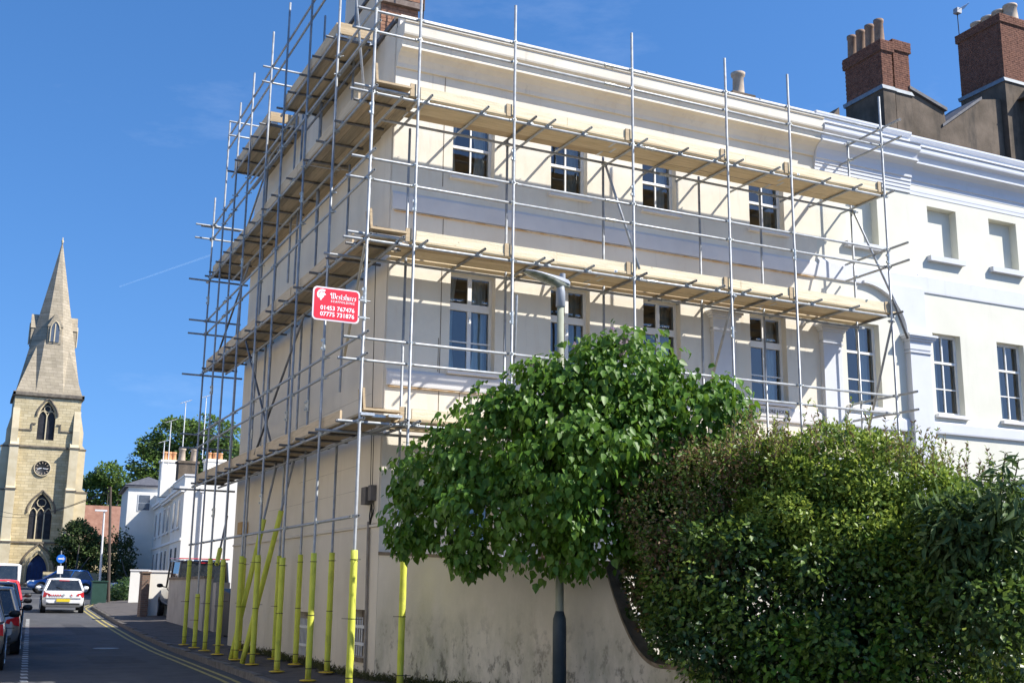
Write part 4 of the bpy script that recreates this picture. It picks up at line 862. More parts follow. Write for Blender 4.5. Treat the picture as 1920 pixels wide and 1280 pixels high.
# berberis at the left of the hedge
be = empty('berberis_bush', (3.2, -4.4, 0), 0, 'bronze tinged small leaved bush arching over the low swept end of the garden wall', 'shrub')
BE_ = px_ell([(1245, 960, 14.5, .52, .6, .5), (1330, 905, 14.5, .6, .6, .55), (1262, 1060, 14.3, .42, .5, .5), (1395, 870, 14.4, .5, .5, .44), (1300, 1040, 14.2, .6, .6, .6), (1440, 850, 14.3, .36, .4, .32), (1205, 990, 14.5, .22, .3, .24), (1180, 935, 14.8, .30, .4, .36), (1245, 880, 14.7, .34, .4, .34), (1197, 1095, 15.0, .15, .3, .30), (1225, 1165, 14.8, .16, .3, .2), (1290, 845, 14.7, .26, .3, .24)])
BE_ = bumpy(BE_, 3, .4); rebase(blades(be, 'leaves', BE_, 8000, M['hedge_r'], OVAL, .06, .5, .1, .4, 1.1, .5, .1), be); rebase(blades(be, 'leaves', BE_, 10000, M['hedge'], OVAL, .062, .5, .1, .4, 1.1, .45, .05), be)
# main hedge
he = empty('hedge_bush', (5.2, -5.2, 0), 0, 'wide overgrown green hedge filling the low right part of the garden behind the low wall', 'hedge')
HE1 = px_ell([(1460, 905, 14.2, .55, .6, .52), (1560, 880, 14.1, .56, .6, .5), (1650, 900, 13.9, .52, .6, .45), (1730, 935, 13.7, .48, .5, .42), (1500, 980, 13.9, .7, .6, .6), (1620, 990, 13.6, .7, .6, .6), (1800, 960, 13.5, .42, .5, .36)])
HE2 = px_ell([(1300, 1150, 14.0, .55, .5, .5), (1370, 1060, 13.8, .7, .6, .6), (1330, 1190, 13.7, .6, .5, .55), (1450, 1150, 13.5, .7, .6, .7), (1560, 1110, 13.4, .7, .6, .7), (1680, 1090, 13.3, .7, .6, .7), (1600, 1220, 13.0, .7, .6, .6), (1480, 1230, 13.2, .6, .6, .45), (1740, 1200, 12.8, .7, .6, .7), (1840, 1080, 13.0, .7, .6, .7), (1800, 1010, 12.7, .5, .5, .5), (1890, 1010, 12.4, .45, .5, .45), (1850, 1150, 12.0, .5, .5, .5), (1900, 1200, 12.5, .6, .6, .7), (1275, 1100, 14.2, .42, .5, .42), (1370, 1240, 13.5, .45, .4, .35), (1262, 1190, 14.0, .26, .4, .28)])
HE1 = bumpy(HE1, 4, .42); HE2 = bumpy(HE2, 4, .42)
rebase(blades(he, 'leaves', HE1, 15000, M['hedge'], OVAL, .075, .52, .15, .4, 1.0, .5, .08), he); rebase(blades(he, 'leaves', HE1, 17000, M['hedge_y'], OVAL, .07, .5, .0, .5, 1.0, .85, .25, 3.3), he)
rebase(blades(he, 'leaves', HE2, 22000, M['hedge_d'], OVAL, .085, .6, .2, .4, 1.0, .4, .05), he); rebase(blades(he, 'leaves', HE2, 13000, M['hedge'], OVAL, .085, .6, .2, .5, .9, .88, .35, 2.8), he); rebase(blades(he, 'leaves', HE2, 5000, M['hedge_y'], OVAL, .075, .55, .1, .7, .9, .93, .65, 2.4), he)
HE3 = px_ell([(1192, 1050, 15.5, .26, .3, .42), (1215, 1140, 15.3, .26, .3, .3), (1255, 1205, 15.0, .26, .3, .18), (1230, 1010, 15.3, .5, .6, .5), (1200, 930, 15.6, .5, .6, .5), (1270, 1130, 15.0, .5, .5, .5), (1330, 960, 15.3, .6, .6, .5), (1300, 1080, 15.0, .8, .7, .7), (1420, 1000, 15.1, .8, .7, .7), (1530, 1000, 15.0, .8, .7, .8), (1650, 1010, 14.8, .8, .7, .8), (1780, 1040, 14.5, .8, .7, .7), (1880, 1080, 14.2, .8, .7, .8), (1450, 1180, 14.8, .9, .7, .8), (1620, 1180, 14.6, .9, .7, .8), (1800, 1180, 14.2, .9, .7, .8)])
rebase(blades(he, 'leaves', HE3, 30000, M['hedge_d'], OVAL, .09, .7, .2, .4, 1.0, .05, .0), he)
rebase(blades(he, 'leaves', HE2[4:10], 2600, M['lilac'], HEART, .085, .85, .4, .4, .8, .85, .5, 1.6), he)
rebase(limbs(he, (5.2, -5.0, 0), [at(x, y, D=z) for x, y, z in ((1460, 900, 14.2), (1560, 880, 14.1), (1700, 930, 13.8), (1370, 1060, 13.8), (1840, 1080, 13.2))], .05, M['bark'], 'stems'), he)
# loose sprigs above it
b = MB(); pl, al, nl_ = [], [], []
for k in range(120):
    x = random.choice([random.uniform(1360, 1480), random.uniform(1440, 1760), random.uniform(1640, 1780), random.uniform(1700, 1900)]); y0 = 838+max(0, x-1600)*.33+random.uniform(-8, 25); p = at(x, y0, D=random.uniform(13.3, 14.1)); v = Vector((random.uniform(-.35, .35), random.uniform(-.2, .2), 1)).normalized(); h = random.uniform(.15, .60)
    for i in range(7):
        v = (v+Vector((random.uniform(-.16, .16), random.uniform(-.1, .1), 0))).normalized(); q_ = p+v*h/7; b.tube(p, q_, .004*(1-i/9), 4, caps=False)
        for j in range(4):
            pl.append(p.lerp(q_, random.random())); al.append((v*.7+Vector((random.uniform(-1, 1), random.uniform(-1, 1), random.uniform(-.2, .5)))).normalized()); nl_.append(Vector((random.uniform(-1, 1), random.uniform(-1, 1), 1)))
        p = q_
rebase(b.build('twigs', M['bark'], he, kind='stuff'), he)
pl, al, nl_ = np.array(pl), np.array(al), np.array(nl_); n_ = len(pl)
h_ = rng.random(n_) < .5
for msk, mm in ((h_, M['hedge_y']), (~h_, M['hedge_r'])): rebase(tag(link('leaves', leafmesh('leaves', LANCE, pl[msk], al[msk], nl_[msk], np.full(msk.sum(), .055), np.full(msk.sum(), .020), mm), he), kind='stuff'), he)
# buddleia, nearer, at the right edge
bu = empty('buddleia_bush', (6.2, -6.6, 0), 0, 'tall shrub with long drooping grey-green leaves at the right edge of the garden', 'shrub')
BU = px_ell([(1790, 985, 12.4, .3, .4, .36), (1860, 1010, 12.2, .42, .4, .4), (1900, 935, 12.0, .26, .3, .36), (1830, 1100, 12.2, .45, .4, .4), (1910, 1110, 12.0, .4, .4, .5), (1760, 1040, 12.6, .3, .3, .3), (1885, 870, 12.0, .12, .12, .2), (1720, 935, 12.8, .10, .1, .12)])
rebase(blades(bu, 'leaves', BU, 1500, M['buddleia'], LANCE, .19, .27, .45, .5, .9, .2, .15), bu)
stem = limbs(bu, (6.3, -6.2, 0), [at(x, y, D=z) for x, y, z in ((1885, 850, 12), (1860, 930, 12.2), (1790, 960, 12.4), (1910, 860, 12.1), (1760, 1000, 12.6))], .03, M['bark'], 'stems'); rebase(stem, bu)
lm = leafmesh('leaf', LANCE, np.zeros((1, 3)), np.array([[1., 0, 0]]), np.array([[0, 0, 1.]]), np.ones(1)*.17, np.ones(1)*.045, M['buddleia'])
for (x, y, D) in ((1885, 850, 12.0), (1912, 880, 12.0), (1860, 905, 12.2), (1760, 975, 12.4), (1730, 945, 12.6), (1820, 950, 12.3), (1900, 960, 11.9), (1795, 1010, 12.2)):
    p0 = at(x, y, D=D)
    for lv in range(5):
        for sgn in (0, 1):
            a = lv*1.57+sgn*math.pi+random.uniform(-.3, .3); dirv = Vector((math.cos(a), math.sin(a), .35-.2*lv)).normalized()
            mw = Matrix.Translation(p0-Vector((0, 0, .07*lv))) @ dirv.to_track_quat('X', 'Z').to_matrix().to_4x4() @ Matrix.Scale(.6+.14*lv, 4); rebase(link('leaf', lm, bu, mw), bu)
# weeds and litter along the foot of the walls
b_P = []; 
for k in range(5200):
    if rng.random() < .55: y = rng.uniform(1.3, 10.5); x = XW-.03-abs(rng.normal())*.09-.10*max(0, math.sin(y*2.3))
    else: s_ = rng.uniform(0, 5.2); Q = GA+GD*s_; o = -abs(rng.normal())*.09; x, y = Q.x+GN.x*o, Q.y+GN.y*o
    b_P.append((x, y, Gz(0, y)+.04+abs(rng.normal())*.045))
b_P = np.array(b_P); n_ = len(b_P)
tag(link('weeds', leafmesh('weeds', LANCE, b_P, rng.normal(size=(n_, 3))*.7+np.array([0, 0, .7]), rng.normal(size=(n_, 3)), np.full(n_, .07), np.full(n_, .016), M['weed'])), 'dry weeds and moss growing along the foot of the walls', 'weeds', kind='stuff')

# ------------------------------------------------------------------ trees beyond
def tree(label, E, n, m, ln, base, r0, group=None, m2=None, gap=.2, gs=.9):
    t = empty('tree', base, 0, label, 'tree', group)
    rebase(limbs(t, base, [Vector(e[0]) for e in E[:4]], r0*.5, mat('dark_bark', (.035, .03, .025), (.06, .05, .04), 6, .95)), t)  # darker bark colour shared by all the distant trees
    cr_ = rebase(blades(t, 'crown', E, n, m, OVAL, ln, .7, .1, .7, .9, .35, gap, gs), t)
    if m2: rebase(blades(t, 'crown', E, n//2, m2, OVAL, ln*.95, .7, .0, .9, .8, .8, .4, gs*1.4), t)
    return t
D1 = 96
tree('broad sunny green tree rising behind the white terrace and its chimneys', px_ell([(300, 840, D1, 1.9, 2, 1.0), (275, 870, D1-1, 1.5, 2, .9), (340, 815, D1, 2.2, 2, 1.1), (400, 815, D1, 2.2, 2, 1.2), (440, 850, D1, 1.9, 2, 1.3), (350, 870, D1, 2.6, 2.4, 1.4), (290, 905, D1-1, 2.0, 2, 1.0), (415, 880, D1, 2.2, 2, 1.2), (330, 795, D1, 1.0, 1, .5), (385, 792, D1, 1.2, 1, .6)]), 11000, M['tree_m'], .30, (10.4, 77, 1.5), .28, 'trees beyond the houses', M['tree_l'], .3, 1.1)
D2 = 118
tree('pale rounded tree between the church tower and the white terrace', px_ell([(205, 890, D2, 1.4, 1.5, 1.2), (180, 925, D2, 1.6, 1.5, 1.4), (225, 915, D2, 1.5, 1.5, 1.5), (210, 950, D2, 2.0, 1.5, 1.6), (170, 900, D2, .8, .8, .7)]), 5000, M['tree_l'], .32, (7.0, 100, 1.8), .22, 'trees beyond the houses', M['tree_m'], .15, 1.2)
D3 = 94
tree('dark dense round tree on the pavement in front of the church', px_ell([(150, 1010, D3, 1.5, 1.5, 1.3), (125, 1035, D3, 1.2, 1.3, 1.2), (175, 1035, D3, 1.2, 1.3, 1.2), (150, 1055, D3, 1.7, 1.4, 1.0), (145, 988, D3, .8, .8, .6)]), 7000, M['tree_d'], .22, (2.9, 76, 1.2), .2, 'trees beyond the houses', M['tree_m'], .05, 1.4)
tree('dark leafy tree in shade beside the telegraph pole', px_ell([(225, 1035, 80, 1.0, 1.0, 1.6), (215, 1075, 80, 1.1, 1, 1.0), (238, 1075, 78, .6, 1, 1.2)]), 3500, M['tree_d'], .2, (5.2, 60, 1.0), .15, 'trees beyond the houses', None, .05, 1.4)
# ------------------------------------------------------------------ church
ch_ = empty('church', (1, 90, 1.6), 0, 'limestone church with a tall broached spire and clock at the end of the street', 'church')
ch_.location = (0, 0, 0); ST = M['stone']; SD = M['stone_d']; Y0 = 90.0
def arch(x0, x1, z0, zs, n=7, k=1.15):
    w_ = x1-x0; r = w_*k; P = [(x1, z0), (x1, zs)]
    a1 = math.acos((r-w_/2)/r)
    for i in range(1, n+1): t = a1*i/n; P.append((x1-r+r*math.cos(t), zs+r*math.sin(t)))
    for i in range(n-1, -1, -1): t = a1*i/n; P.append((x0+r-r*math.cos(t), zs+r*math.sin(t)))
    return P+[(x0, z0)]
def archwall(parent, name, m, x0, x1, z0, z1, ops, y, dep):
    """wall face with pointed openings, each with reveals"""
    b = MB(); bands = sorted({z0, z1, *[min(p[1] for p in o) for o in ops], *[max(p[1] for p in o) for o in ops]})
    for za, zb in zip(bands, bands[1:]):
        o = [o for o in ops if min(p[1] for p in o) < (za+zb)/2 < max(p[1] for p in o)]
        if not o: b.add([(x0, y, za), (x1, y, za), (x1, y, zb), (x0, y, zb)], [(0, 1, 2, 3)]); continue
        o = o[0]; h = len(o)//2; xm = (o[0][0]+o[-1][0])/2
        rt_ = [p for p in o if p[0] > xm-1e-6]; lf = [p for p in o if p[0] < xm+1e-6]; rt_.sort(key=lambda p: p[1]); lf.sort(key=lambda p: p[1])
        b.add([(x1, y, za)]+[(x1, y, zb)]+[(p[0], y, p[1]) for p in reversed(rt_)], [tuple(range(len(rt_)+2))]) 
        b.add([(x0, y, zb), (x0, y, za)]+[(p[0], y, p[1]) for p in lf], [tuple(range(len(lf)+2))])
    for o in ops:
        n = len(o)
        for i in range(n): p, q = o[i], o[(i+1) % n]; b.add([(p[0], y, p[1]), (q[0], y, q[1]), (q[0], y+dep, q[1]), (p[0], y+dep, p[1])], [(0, 1, 2, 3)])
    return b.build(name, m, parent)
def tracery(parent, o, y, nl, m=None, gl=None):
    x0, x1 = o[-1][0], o[0][0]; z0 = o[0][1]; zt = max(p[1] for p in o); zs = o[1][1]; wn = MB().prism([(p[0], y+.35, p[1]) for p in o], (0, .05, 0)).build('church_window', gl or M['leaded'], parent)
    b = MB(); w_ = x1-x0
    for i in range(1, nl): xx = x0+w_*i/nl; b.box(xx-.045, xx+.045, y+.22, y+.34, z0, zs+.1*(zt-zs))
    for i in range(nl):
        xa, xb = x0+w_*i/nl, x0+w_*(i+1)/nl; P = arch(xa, xb, zs-.05, zs, 5, 1.0)[1:-1]
        for p, q in zip(P, P[1:]): b.tube((p[0], y+.28, p[1]), (q[0], y+.28, q[1]), .05, 5)
    xm = (x0+x1)/2; zc = zs+(zt-zs)*.55
    for i in range(8): t, u_ = 2*math.pi*i/8, 2*math.pi*(i+1)/8; b.tube((xm+.2*w_*math.cos(t), y+.28, zc+.2*w_*math.sin(t)), (xm+.2*w_*math.cos(u_), y+.28, zc+.2*w_*math.sin(u_)), .04, 5)
    for (p, q) in zip(o[1:-2], o[2:-1]): b.tube((p[0], y+.2, p[1]), (q[0], y+.2, q[1]), .06, 5)
    b.build('tracery', m or SD, wn); return wn
def hood(parent, o, y, r=.09, drop=.5):
    P = o[1:-1]; b = MB()
    e = [((p[0]-(o[0][0]+o[-1][0])/2)*1.22+(o[0][0]+o[-1][0])/2, p[1]+.12+(.12 if abs(p[0]-(o[0][0]+o[-1][0])/2) < .2 else 0)) for p in P]
    for p, q in zip(e, e[1:]): b.tube((p[0], y-.04, p[1]), (q[0], y-.04, q[1]), r, 6)
    b.build('hood_mould', M['string'], parent)
TX0, TX1 = -1.85, 3.55
belf = arch(.15, 1.55, 13.95, 15.9, 7, 1.25); west = arch(.18, 2.02, 5.5, 7.6, 7, 1.2); door = arch(.42, 2.03, 1.3, 2.75, 7, 1.15); door_o = arch(.12, 2.33, 1.3, 2.9, 7, 1.1)
archwall(ch_, 'tower_wall', ST, TX0, TX1, 1.0, 17.7, [belf, west, door], Y0, .45)
b = MB(); b.add([(TX0, Y0, 1), (TX0, Y0+5.4, 1), (TX0, Y0+5.4, 17.7), (TX0, Y0, 17.7)], [(0, 1, 2, 3)]).add([(TX1, Y0, 1), (TX1, Y0+5.4, 1), (TX1, Y0+5.4, 17.7), (TX1, Y0, 17.7)], [(3, 2, 1, 0)]).add([(TX0, Y0+5.4, 1), (TX1, Y0+5.4, 1), (TX1, Y0+5.4, 17.7), (TX0, Y0+5.4, 17.7)], [(0, 1, 2, 3)]); b.build('tower_wall', ST, ch_)
tracery(ch_, belf, Y0, 2); tracery(ch_, west, Y0, 3); hood(ch_, belf, Y0); hood(ch_, west, Y0); hood(ch_, door_o, Y0, .10); MB().path([(p[0], Y0-.03, p[1]) for p in arch(.27, 2.18, 1.3, 2.82, 7, 1.12)], .08, 6).build('door_moulding', SD, ch_)
MB().box(-.05, .02, Y0-.09, Y0-.0, 0, 0) if False else None
dr = MB().prism([(p[0], Y0+.42, p[1]) for p in door], (0, .08, 0)).build('church_door', M['doorblue'], ch_)
b = MB(); 
for k in range(9): x = .2+k*.26; b.box(x, x+.02, Y0+.40, Y0+.419, 1.3, 3.3)
b.build('door_batten', M['black'], dr)
b = MB(); b.prism([(TX0-.2, Y0-.22, 17.7), (TX0-.2, Y0-.22, 17.95), (TX0-.2, Y0, 18.05), (TX0-.2, Y0, 17.6)], (TX1-TX0+.4, 0, 0)).box(TX1, TX1+.2, Y0-.22, Y0+5.6, 17.68, 17.95).box(TX0-.2, TX0, Y0-.22, Y0+5.6, 17.68, 17.95); b.build('cornice', M['string'], ch_)
for z in (13.25, 5.15): b = MB().box(TX0-.06, TX1+.06, Y0-.12, Y0-.001, z, z+.14); b.build('string_course', M['string'], ch_)
for a, c in ((TX0+.3, -.35), (2.05, 3.2)): MB().box(a, c, Y0-.09, Y0-.001, 14.7, 14.8).build('string_course', M['string'], ch_)
for a, c in ((-.35, .0), (1.7, 2.05)): MB().box(a, c, Y0-.09, Y0-.001, 15.25, 15.35).box(a if a < 0 else c-.1, (a+.1) if a < 0 else c, Y0-.09, Y0-.001, 14.7, 15.3).build('string_course', M['string'], ch_)
# stepped buttresses at the front corners
for xb, sgn in ((TX1, 1), (TX0, -1)):
    b = MB()
    zp = [1]
    def step(x0, x1, yp, z0, z1, zt):
        z0 = zp[0]; zp[0] = z1+.002
        if True: pass
        step_(x0, x1, yp, z0, z1, zt)
    def step_(x0, x1, yp, z0, z1, zt): b.box(min(x0, x1), max(x0, x1), Y0-yp, Y0+.2, z0, z1).prism([(min(x0, x1), Y0-yp, z1), (min(x0, x1), Y0+.0, zt), (min(x0, x1), Y0+.2, zt), (min(x0, x1), Y0+.2, z1)], (abs(x1-x0), 0, 0))
    step(xb-sgn*.75, xb+sgn*.05, 1.5, 1, 5.2, 5.9); step(xb-sgn*.7, xb+sgn*.05, 1.15, 1, 9.6, 10.3); step(xb-sgn*.65, xb+sgn*.05, .75, 1, 13.3, 14.0); step(xb-sgn*.5, xb+sgn*.05, .4, 1, 14.8, 16.6)
    zq = 1
    for ext, z1, zt in ((1.5, 5.2, 6.0), (1.1, 9.6, 10.4), (.7, 13.3, 14.2), (.4, 14.8, 16.6)):
        xa, xc = sorted((xb, xb+sgn*ext)); b.box(xa, xc, Y0+.1, Y0+.95, zq, z1); zq = z1+.002; b.prism([(xb, Y0+.14, z1), (xb+sgn*ext*.97, Y0+.14, z1), (xb, Y0+.14, zt)], (0, .77, 0))
    b.build('buttress', SD if sgn > 0 else SD, ch_)
    b = MB(); 
    for yp, ext, z in ((.75, .7, 13.3), (1.15, 1.1, 9.6), (1.5, 1.5, 5.2)): xa, xc = sorted((xb-sgn*.72, xb+sgn*.1)); b.box(xa-.04, xc+.04, Y0-yp-.07, Y0-yp+.2, z-.08, z+.05); xa, xc = sorted((xb, xb+sgn*(ext+.06))); b.box(xa, xc, Y0+.05, Y0+1.0, z-.08, z+.05)
    b.build('weathering', M['string'], ch_, kind='stuff')
# clock
ck = MB().lathe([(0, 0), (.62, 0), (.66, .06), (.60, .10), (.56, .06), (0, .06)], 28).mesh('clock', M['black'])
cko = link('clock', ck, ch_, Matrix.Translation((.86, Y0-.02, 11.5)) @ Matrix.Rotation(R(90), 4, 'X'))
b = MB(); 
for k in range(12):
    t = 2*math.pi*k/12; a = Vector((math.cos(t), math.sin(t), 0)); e = Vector((-a.y, a.x, 0)); b.obox(a*.40-e*.022+Vector((0, 0, .065)), a*.15, e*.044, (0, 0, .01))
b.build('hour_marks', M['pot_w'], cko)
MB().obox((-.06, -.03, .08), (-.34, -.08, 0), (-.01, .055, 0), (0, 0, .01)).obox((.05, -.03, .09), (-.27, .02, 0), (0, .045, 0), (0, 0, .01)).obox((-.05, -.02, .09), (.5, -.05, 0), (.006, .04, 0), (0, 0, .01)).build('clock_hands', M['white'], cko)
ringm = MB()
for k in range(28): t, u_ = 2*math.pi*k/28, 2*math.pi*(k+1)/28; ringm.tube((.86+.66*math.cos(t), Y0-.1, 11.5+.66*math.sin(t)), (.86+.66*math.cos(u_), Y0-.1, 11.5+.66*math.sin(u_)), .05, 5)
ringm.build('clock_surround', SD, ch_)
# spire: square base broaching into an octagon
cxs, cys = (TX0+TX1)/2, Y0+2.7; zt = 32.6; zb = 18.0; hw = 2.7
def oct(z, r): return [(cxs+r*math.cos(R(22.5+45*i)), cys+r*math.sin(R(22.5+45*i)), z) for i in range(8)]
rb = hw/math.cos(R(22.5)); zr = lambda z: rb*(zt-z)/(zt-zb)
b = MB(); P = oct(zb, rb)+[(cxs, cys, zt)]; b.add(P, [(i, (i+1) % 8, 8) for i in range(8)]); b.build('spire', M['spire'], ch_)
b = MB()
for sx, sy in ((-1, -1), (1, -1), (1, 1), (-1, 1)):
    c = (cxs+sx*hw, cys+sy*hw, zb); zz = 22.3; q = zr(zz)*.985; f = q*math.cos(R(22.5)); pk = (cxs+sx*f*.707*1.02, cys+sy*f*.707*1.02, zz)
    t_ = hw*math.tan(R(22.5)); a1 = (cxs+sx*t_*.9, cys+sy*hw*1.0, zb); a2 = (cxs+sx*hw*1.0, cys+sy*t_*.9, zb)
    b.add([c, a1, pk], [(0, 1, 2) if sx*sy > 0 else (0, 2, 1)]); b.add([c, a2, pk], [(0, 2, 1) if sx*sy > 0 else (0, 1, 2)])
b.build('broach', M['spire'], ch_)
MB().lathe([(.0, 0), (.10, .0), (.06, .12), (.14, .25), (.05, .36), (.03, .6), (0, .62)], 10, (cxs, cys, zt-.25)).build('finial', SD, ch_)
for (dx, dy) in ((0, -1), (1, 0), (-1, 0)):     # lucarnes
    z0, z1, z2 = 22.6, 24.2, 25.2; r0 = zr(z0)*math.cos(R(22.5))+.06; wv = .58
    lc = empty('lucarne'); lc.parent = ch_; lc.location = (cxs, cys, 0); lc.rotation_euler = (0, 0, math.atan2(dy, dx)+math.pi/2)
    b = MB().box(-wv, wv, -r0, -r0+.9, z0, z1).prism([(-wv-.08, -r0-.05, z1-.05), (wv+.08, -r0-.05, z1-.05), (0, -r0-.05, z2+.3)], (0, 1.2, 0)); b.build('lucarne_body', M['spire'], lc)
    o = arch(-.38, .38, z0+.15, z1-.3, 5, 1.2); MB().prism([(p[0], -r0-.06, p[1]) for p in o], (0, .02, 0)).build('louvre', M['glass_far'], lc)
    b = MB().box(-.05, .05, -r0-.11, -r0-.061, z0+.15, z1+.2); [b.tube((p[0], -r0-.09, p[1]), (q2[0], -r0-.09, q2[1]), .05, 5) for p, q2 in zip(o[1:-1], o[2:])]; b.build('louvre_frame', SD, lc)
# nave behind, with its tiled roof
MB().prism([(3.6, 95.5, 8.9), (3.6, 92.5, 5.4), (3.6, 99, 5.4)], (9, 0, 0)).build('nave_roof', M['tile'], ch_)
MB().box(3.6, 12.4, 93, 98.6, 1, 5.38).prism([(8.4, 92.6, 1), (11.2, 92.6, 1), (11.2, 92.6, 4.4), (9.8, 92.6, 6.2), (8.4, 92.6, 4.4)], (0, .4, 0)).build('nave_wall', ST, ch_)
MB().box(2.0, 8.5, 84, 84.3, 1.2, 2.75).build('churchyard_wall', SD, ch_) if False else None
cw = MB().box(1.2, 8.2, 82, 82.35, 1.2, 2.7).build('churchyard_wall', ST); tag(cw, 'low limestone churchyard wall behind the dark tree', 'wall')
# ------------------------------------------------------------------ white terrace down the street
hd = R(4.0); FWD = Vector((math.sin(hd), math.cos(hd), 0)); RGT = Vector((math.cos(hd), -math.sin(hd), 0)); P0 = Vector((6.05, 50, 0))
def tpt(s, o, z): q = P0+FWD*s+RGT*o; return (q.x, q.y, z)
def terrace(label, s0, s1, ztop, m, wins, deep=9.5, chim=True, gable=None, group='white terraced houses down the street', zf=.9):
    t = empty('terraced_house', tpt(s0, 0, .9), 0, label, 'house', group); t.location = (0, 0, 0)
    def ob(name, a, b_, o0, o1, z0, z1, mm, par=t): return MB().obox(tpt(a, o0, z0), FWD*(b_-a), RGT*(o1-o0), (0, 0, z1-z0)).build(name, mm, par)
    ob('wall', s0, s1, 0, deep, zf, ztop, m); ob('cornice', s0-.12, s1, -.28, deep*.02, ztop-.75, ztop-.6, M['trim']); ob('cornice', s0-.08, s1, -.18, .0, ztop-.9, ztop-.75, M['trim']); ob('parapet_cap', s0-.05, s1, -.06, .4, ztop, ztop+.08, M['trim'])
    if gable: ob('coping', s0-.06, s0+.3, -.06, deep, ztop-.0, ztop+.1, M['sill'])
    ob('string_course', s0, s1, -.07, 0, 4.15, 4.3, M['trim'])
    for sc_ in wins:
        for (z0, z1) in ((5.0, 6.5), (2.2, 3.8)):
            f = ob('window', sc_-.5, sc_+.5, -.05, .01, z0-.08, z1+.08, M['trim']); ob('pane', sc_-.42, sc_-.03, -.07, -.049, z0, z1, M['glass_far'], f); ob('pane', sc_+.03, sc_+.42, -.07, -.049, z0, z1, M['glass_far'], f); ob('window_sill', sc_-.6, sc_+.6, -.14, -.051, z0-.18, z0-.1, M['sill'], f)
    return t, ob
WH = mat('white_painted_render', (.72, .69, .62), (.77, .74, .67), 1.2, .85); CR = mat('cream_painted_render', (.62, .55, .44), (.68, .62, .50), 1.2, .85)
t1, ob = terrace('nearest white terraced house with a blank sunlit gable wall and dark downpipe', 0, 6.5, 7.75, WH, (2.0, 4.6), gable=True)
dp = MB().tube(tpt(-.09, 1.0, 1.0), tpt(-.09, 1.0, 6.9), .06, 8).box(*sum([[tpt(-.1, .85, 0)[0], tpt(-.1, 1.15, 0)[0]]], []), 49.75, 49.95, 6.85, 7.1).build('downpipe', M['sill'], t1)
terrace('cream fronted terraced house second from the sunlit gable', 6.52, 12.4, 7.7, CR, (8.3, 10.8)); terrace('cream and white terraced house with dark parapet third from the gable', 12.42, 19, 7.85, WH, (14, 17)); terrace('far white terraced house last before the hipped villa', 19.02, 30, 8.0, WH, (21, 24, 27))
vt = empty('villa', (0, 0, 0), 0, 'taller white villa with slate hipped roof closing the far end of the terrace', 'house')
Q = lambda s, o, z: tpt(s, o, z)
vb = MB().obox(Q(19.5, -1.9, .9), FWD*8, RGT*2.6, (0, 0, 7.7)).build('wall', WH, vt)
MB().obox(Q(19.3, -2.15, 8.6), FWD*8.4, RGT*3.1, (0, 0, .14)).build('eaves', M['slate'], vt)
MB().add([Q(19.25, -2.2, 8.74), Q(27.8, -2.2, 8.74), Q(27.8, 1.2, 8.74), Q(19.25, 1.2, 8.74), Q(22, -.4, 9.6), Q(25, -.4, 9.6)], [(0, 4, 5, 1), (1, 5, 2), (2, 5, 4, 3), (3, 4, 0)]).build('roof', M['slate'], vt)
f = MB().obox(Q(19.46, -1.2, 6.9), FWD*.03, RGT*.9, (0, 0, 1.2)).build('window', M['trim'], vt); MB().obox(Q(19.43, -1.12, 6.98), FWD*.02, RGT*.74, (0, 0, .5)).obox(Q(19.43, -1.12, 7.54), FWD*.02, RGT*.74, (0, 0, .5)).build('pane', M['glass_far'], f)
def ch2(label, px, py, s, ww, hh, n, m, pm, po=.17, ph=.55):
    p = at(px, py, Y=P0.y+s); c = MB().box(p.x-ww/2, p.x+ww/2, p.y, p.y+.9, p.z-hh, p.z).box(p.x-ww/2-.07, p.x+ww/2+.07, p.y-.07, p.y+.97, p.z, p.z+.14)
    o = c.build('chimney', m); tag(o, label, 'chimney', 'chimneys on the terrace roofs'); 
    for k in range(n): MB().lathe([(po, 0), (po*.82, ph*.8), (po*1.05, ph*.85), (po, ph), (po*.7, ph)], 12, (p.x-ww/2+.22+(ww-.44)*k/max(1, n-1), p.y+.45, p.z+.14)).build('chimney_pot', pm, o)
ch2('white rendered chimney with three orange pots nearest the far villa', 319, 866, 9, 1.0, 2.2, 3, WH, M['pot_o']); ch2('squat brown chimney with two tall pale pots on the nearest terraced house', 354, 868, 4, 1.15, 1.0, 2, M['soot'], M['pot_w'], .22, .8); ch2('white chimney with three short orange pots seen between the scaffold poles', 405, 865, 2.5, 1.1, 1.2, 3, WH, M['pot_o'], .15, .42)
for lab, px, pyb, pyt, s in (('thin tall aerial mast left of the orange chimney pots', 303, 900, 826, 8), ('aerial mast with small yagi behind the orange pots', 315, 870, 788, 9), ('tallest bare aerial mast right of the orange pots', 340, 870, 752, 8), ('aerial mast with slanting yagi seen left of the scaffold', 379, 860, 742, 5)):
    a, c = at(px, pyb, Y=P0.y+s), at(px+1, pyt, Y=P0.y+s); o = MB().tube(a, (a.x, a.y, c.z), .03, 5).build('tv_aerial', M['bars']); tag(o, lab, 'aerial', 'aerials over the terrace')
    b = MB().tube((a.x-.35, a.y, c.z-.15), (a.x+.35, a.y-.1, c.z+.12), .02, 4)
    for k in range(5): b.tube((a.x-.3+.15*k, a.y-.3, c.z-.12+.055*k), (a.x-.3+.15*k, a.y+.3, c.z-.12+.055*k), .012, 4)
    b.build('yagi', M['bars'], o)
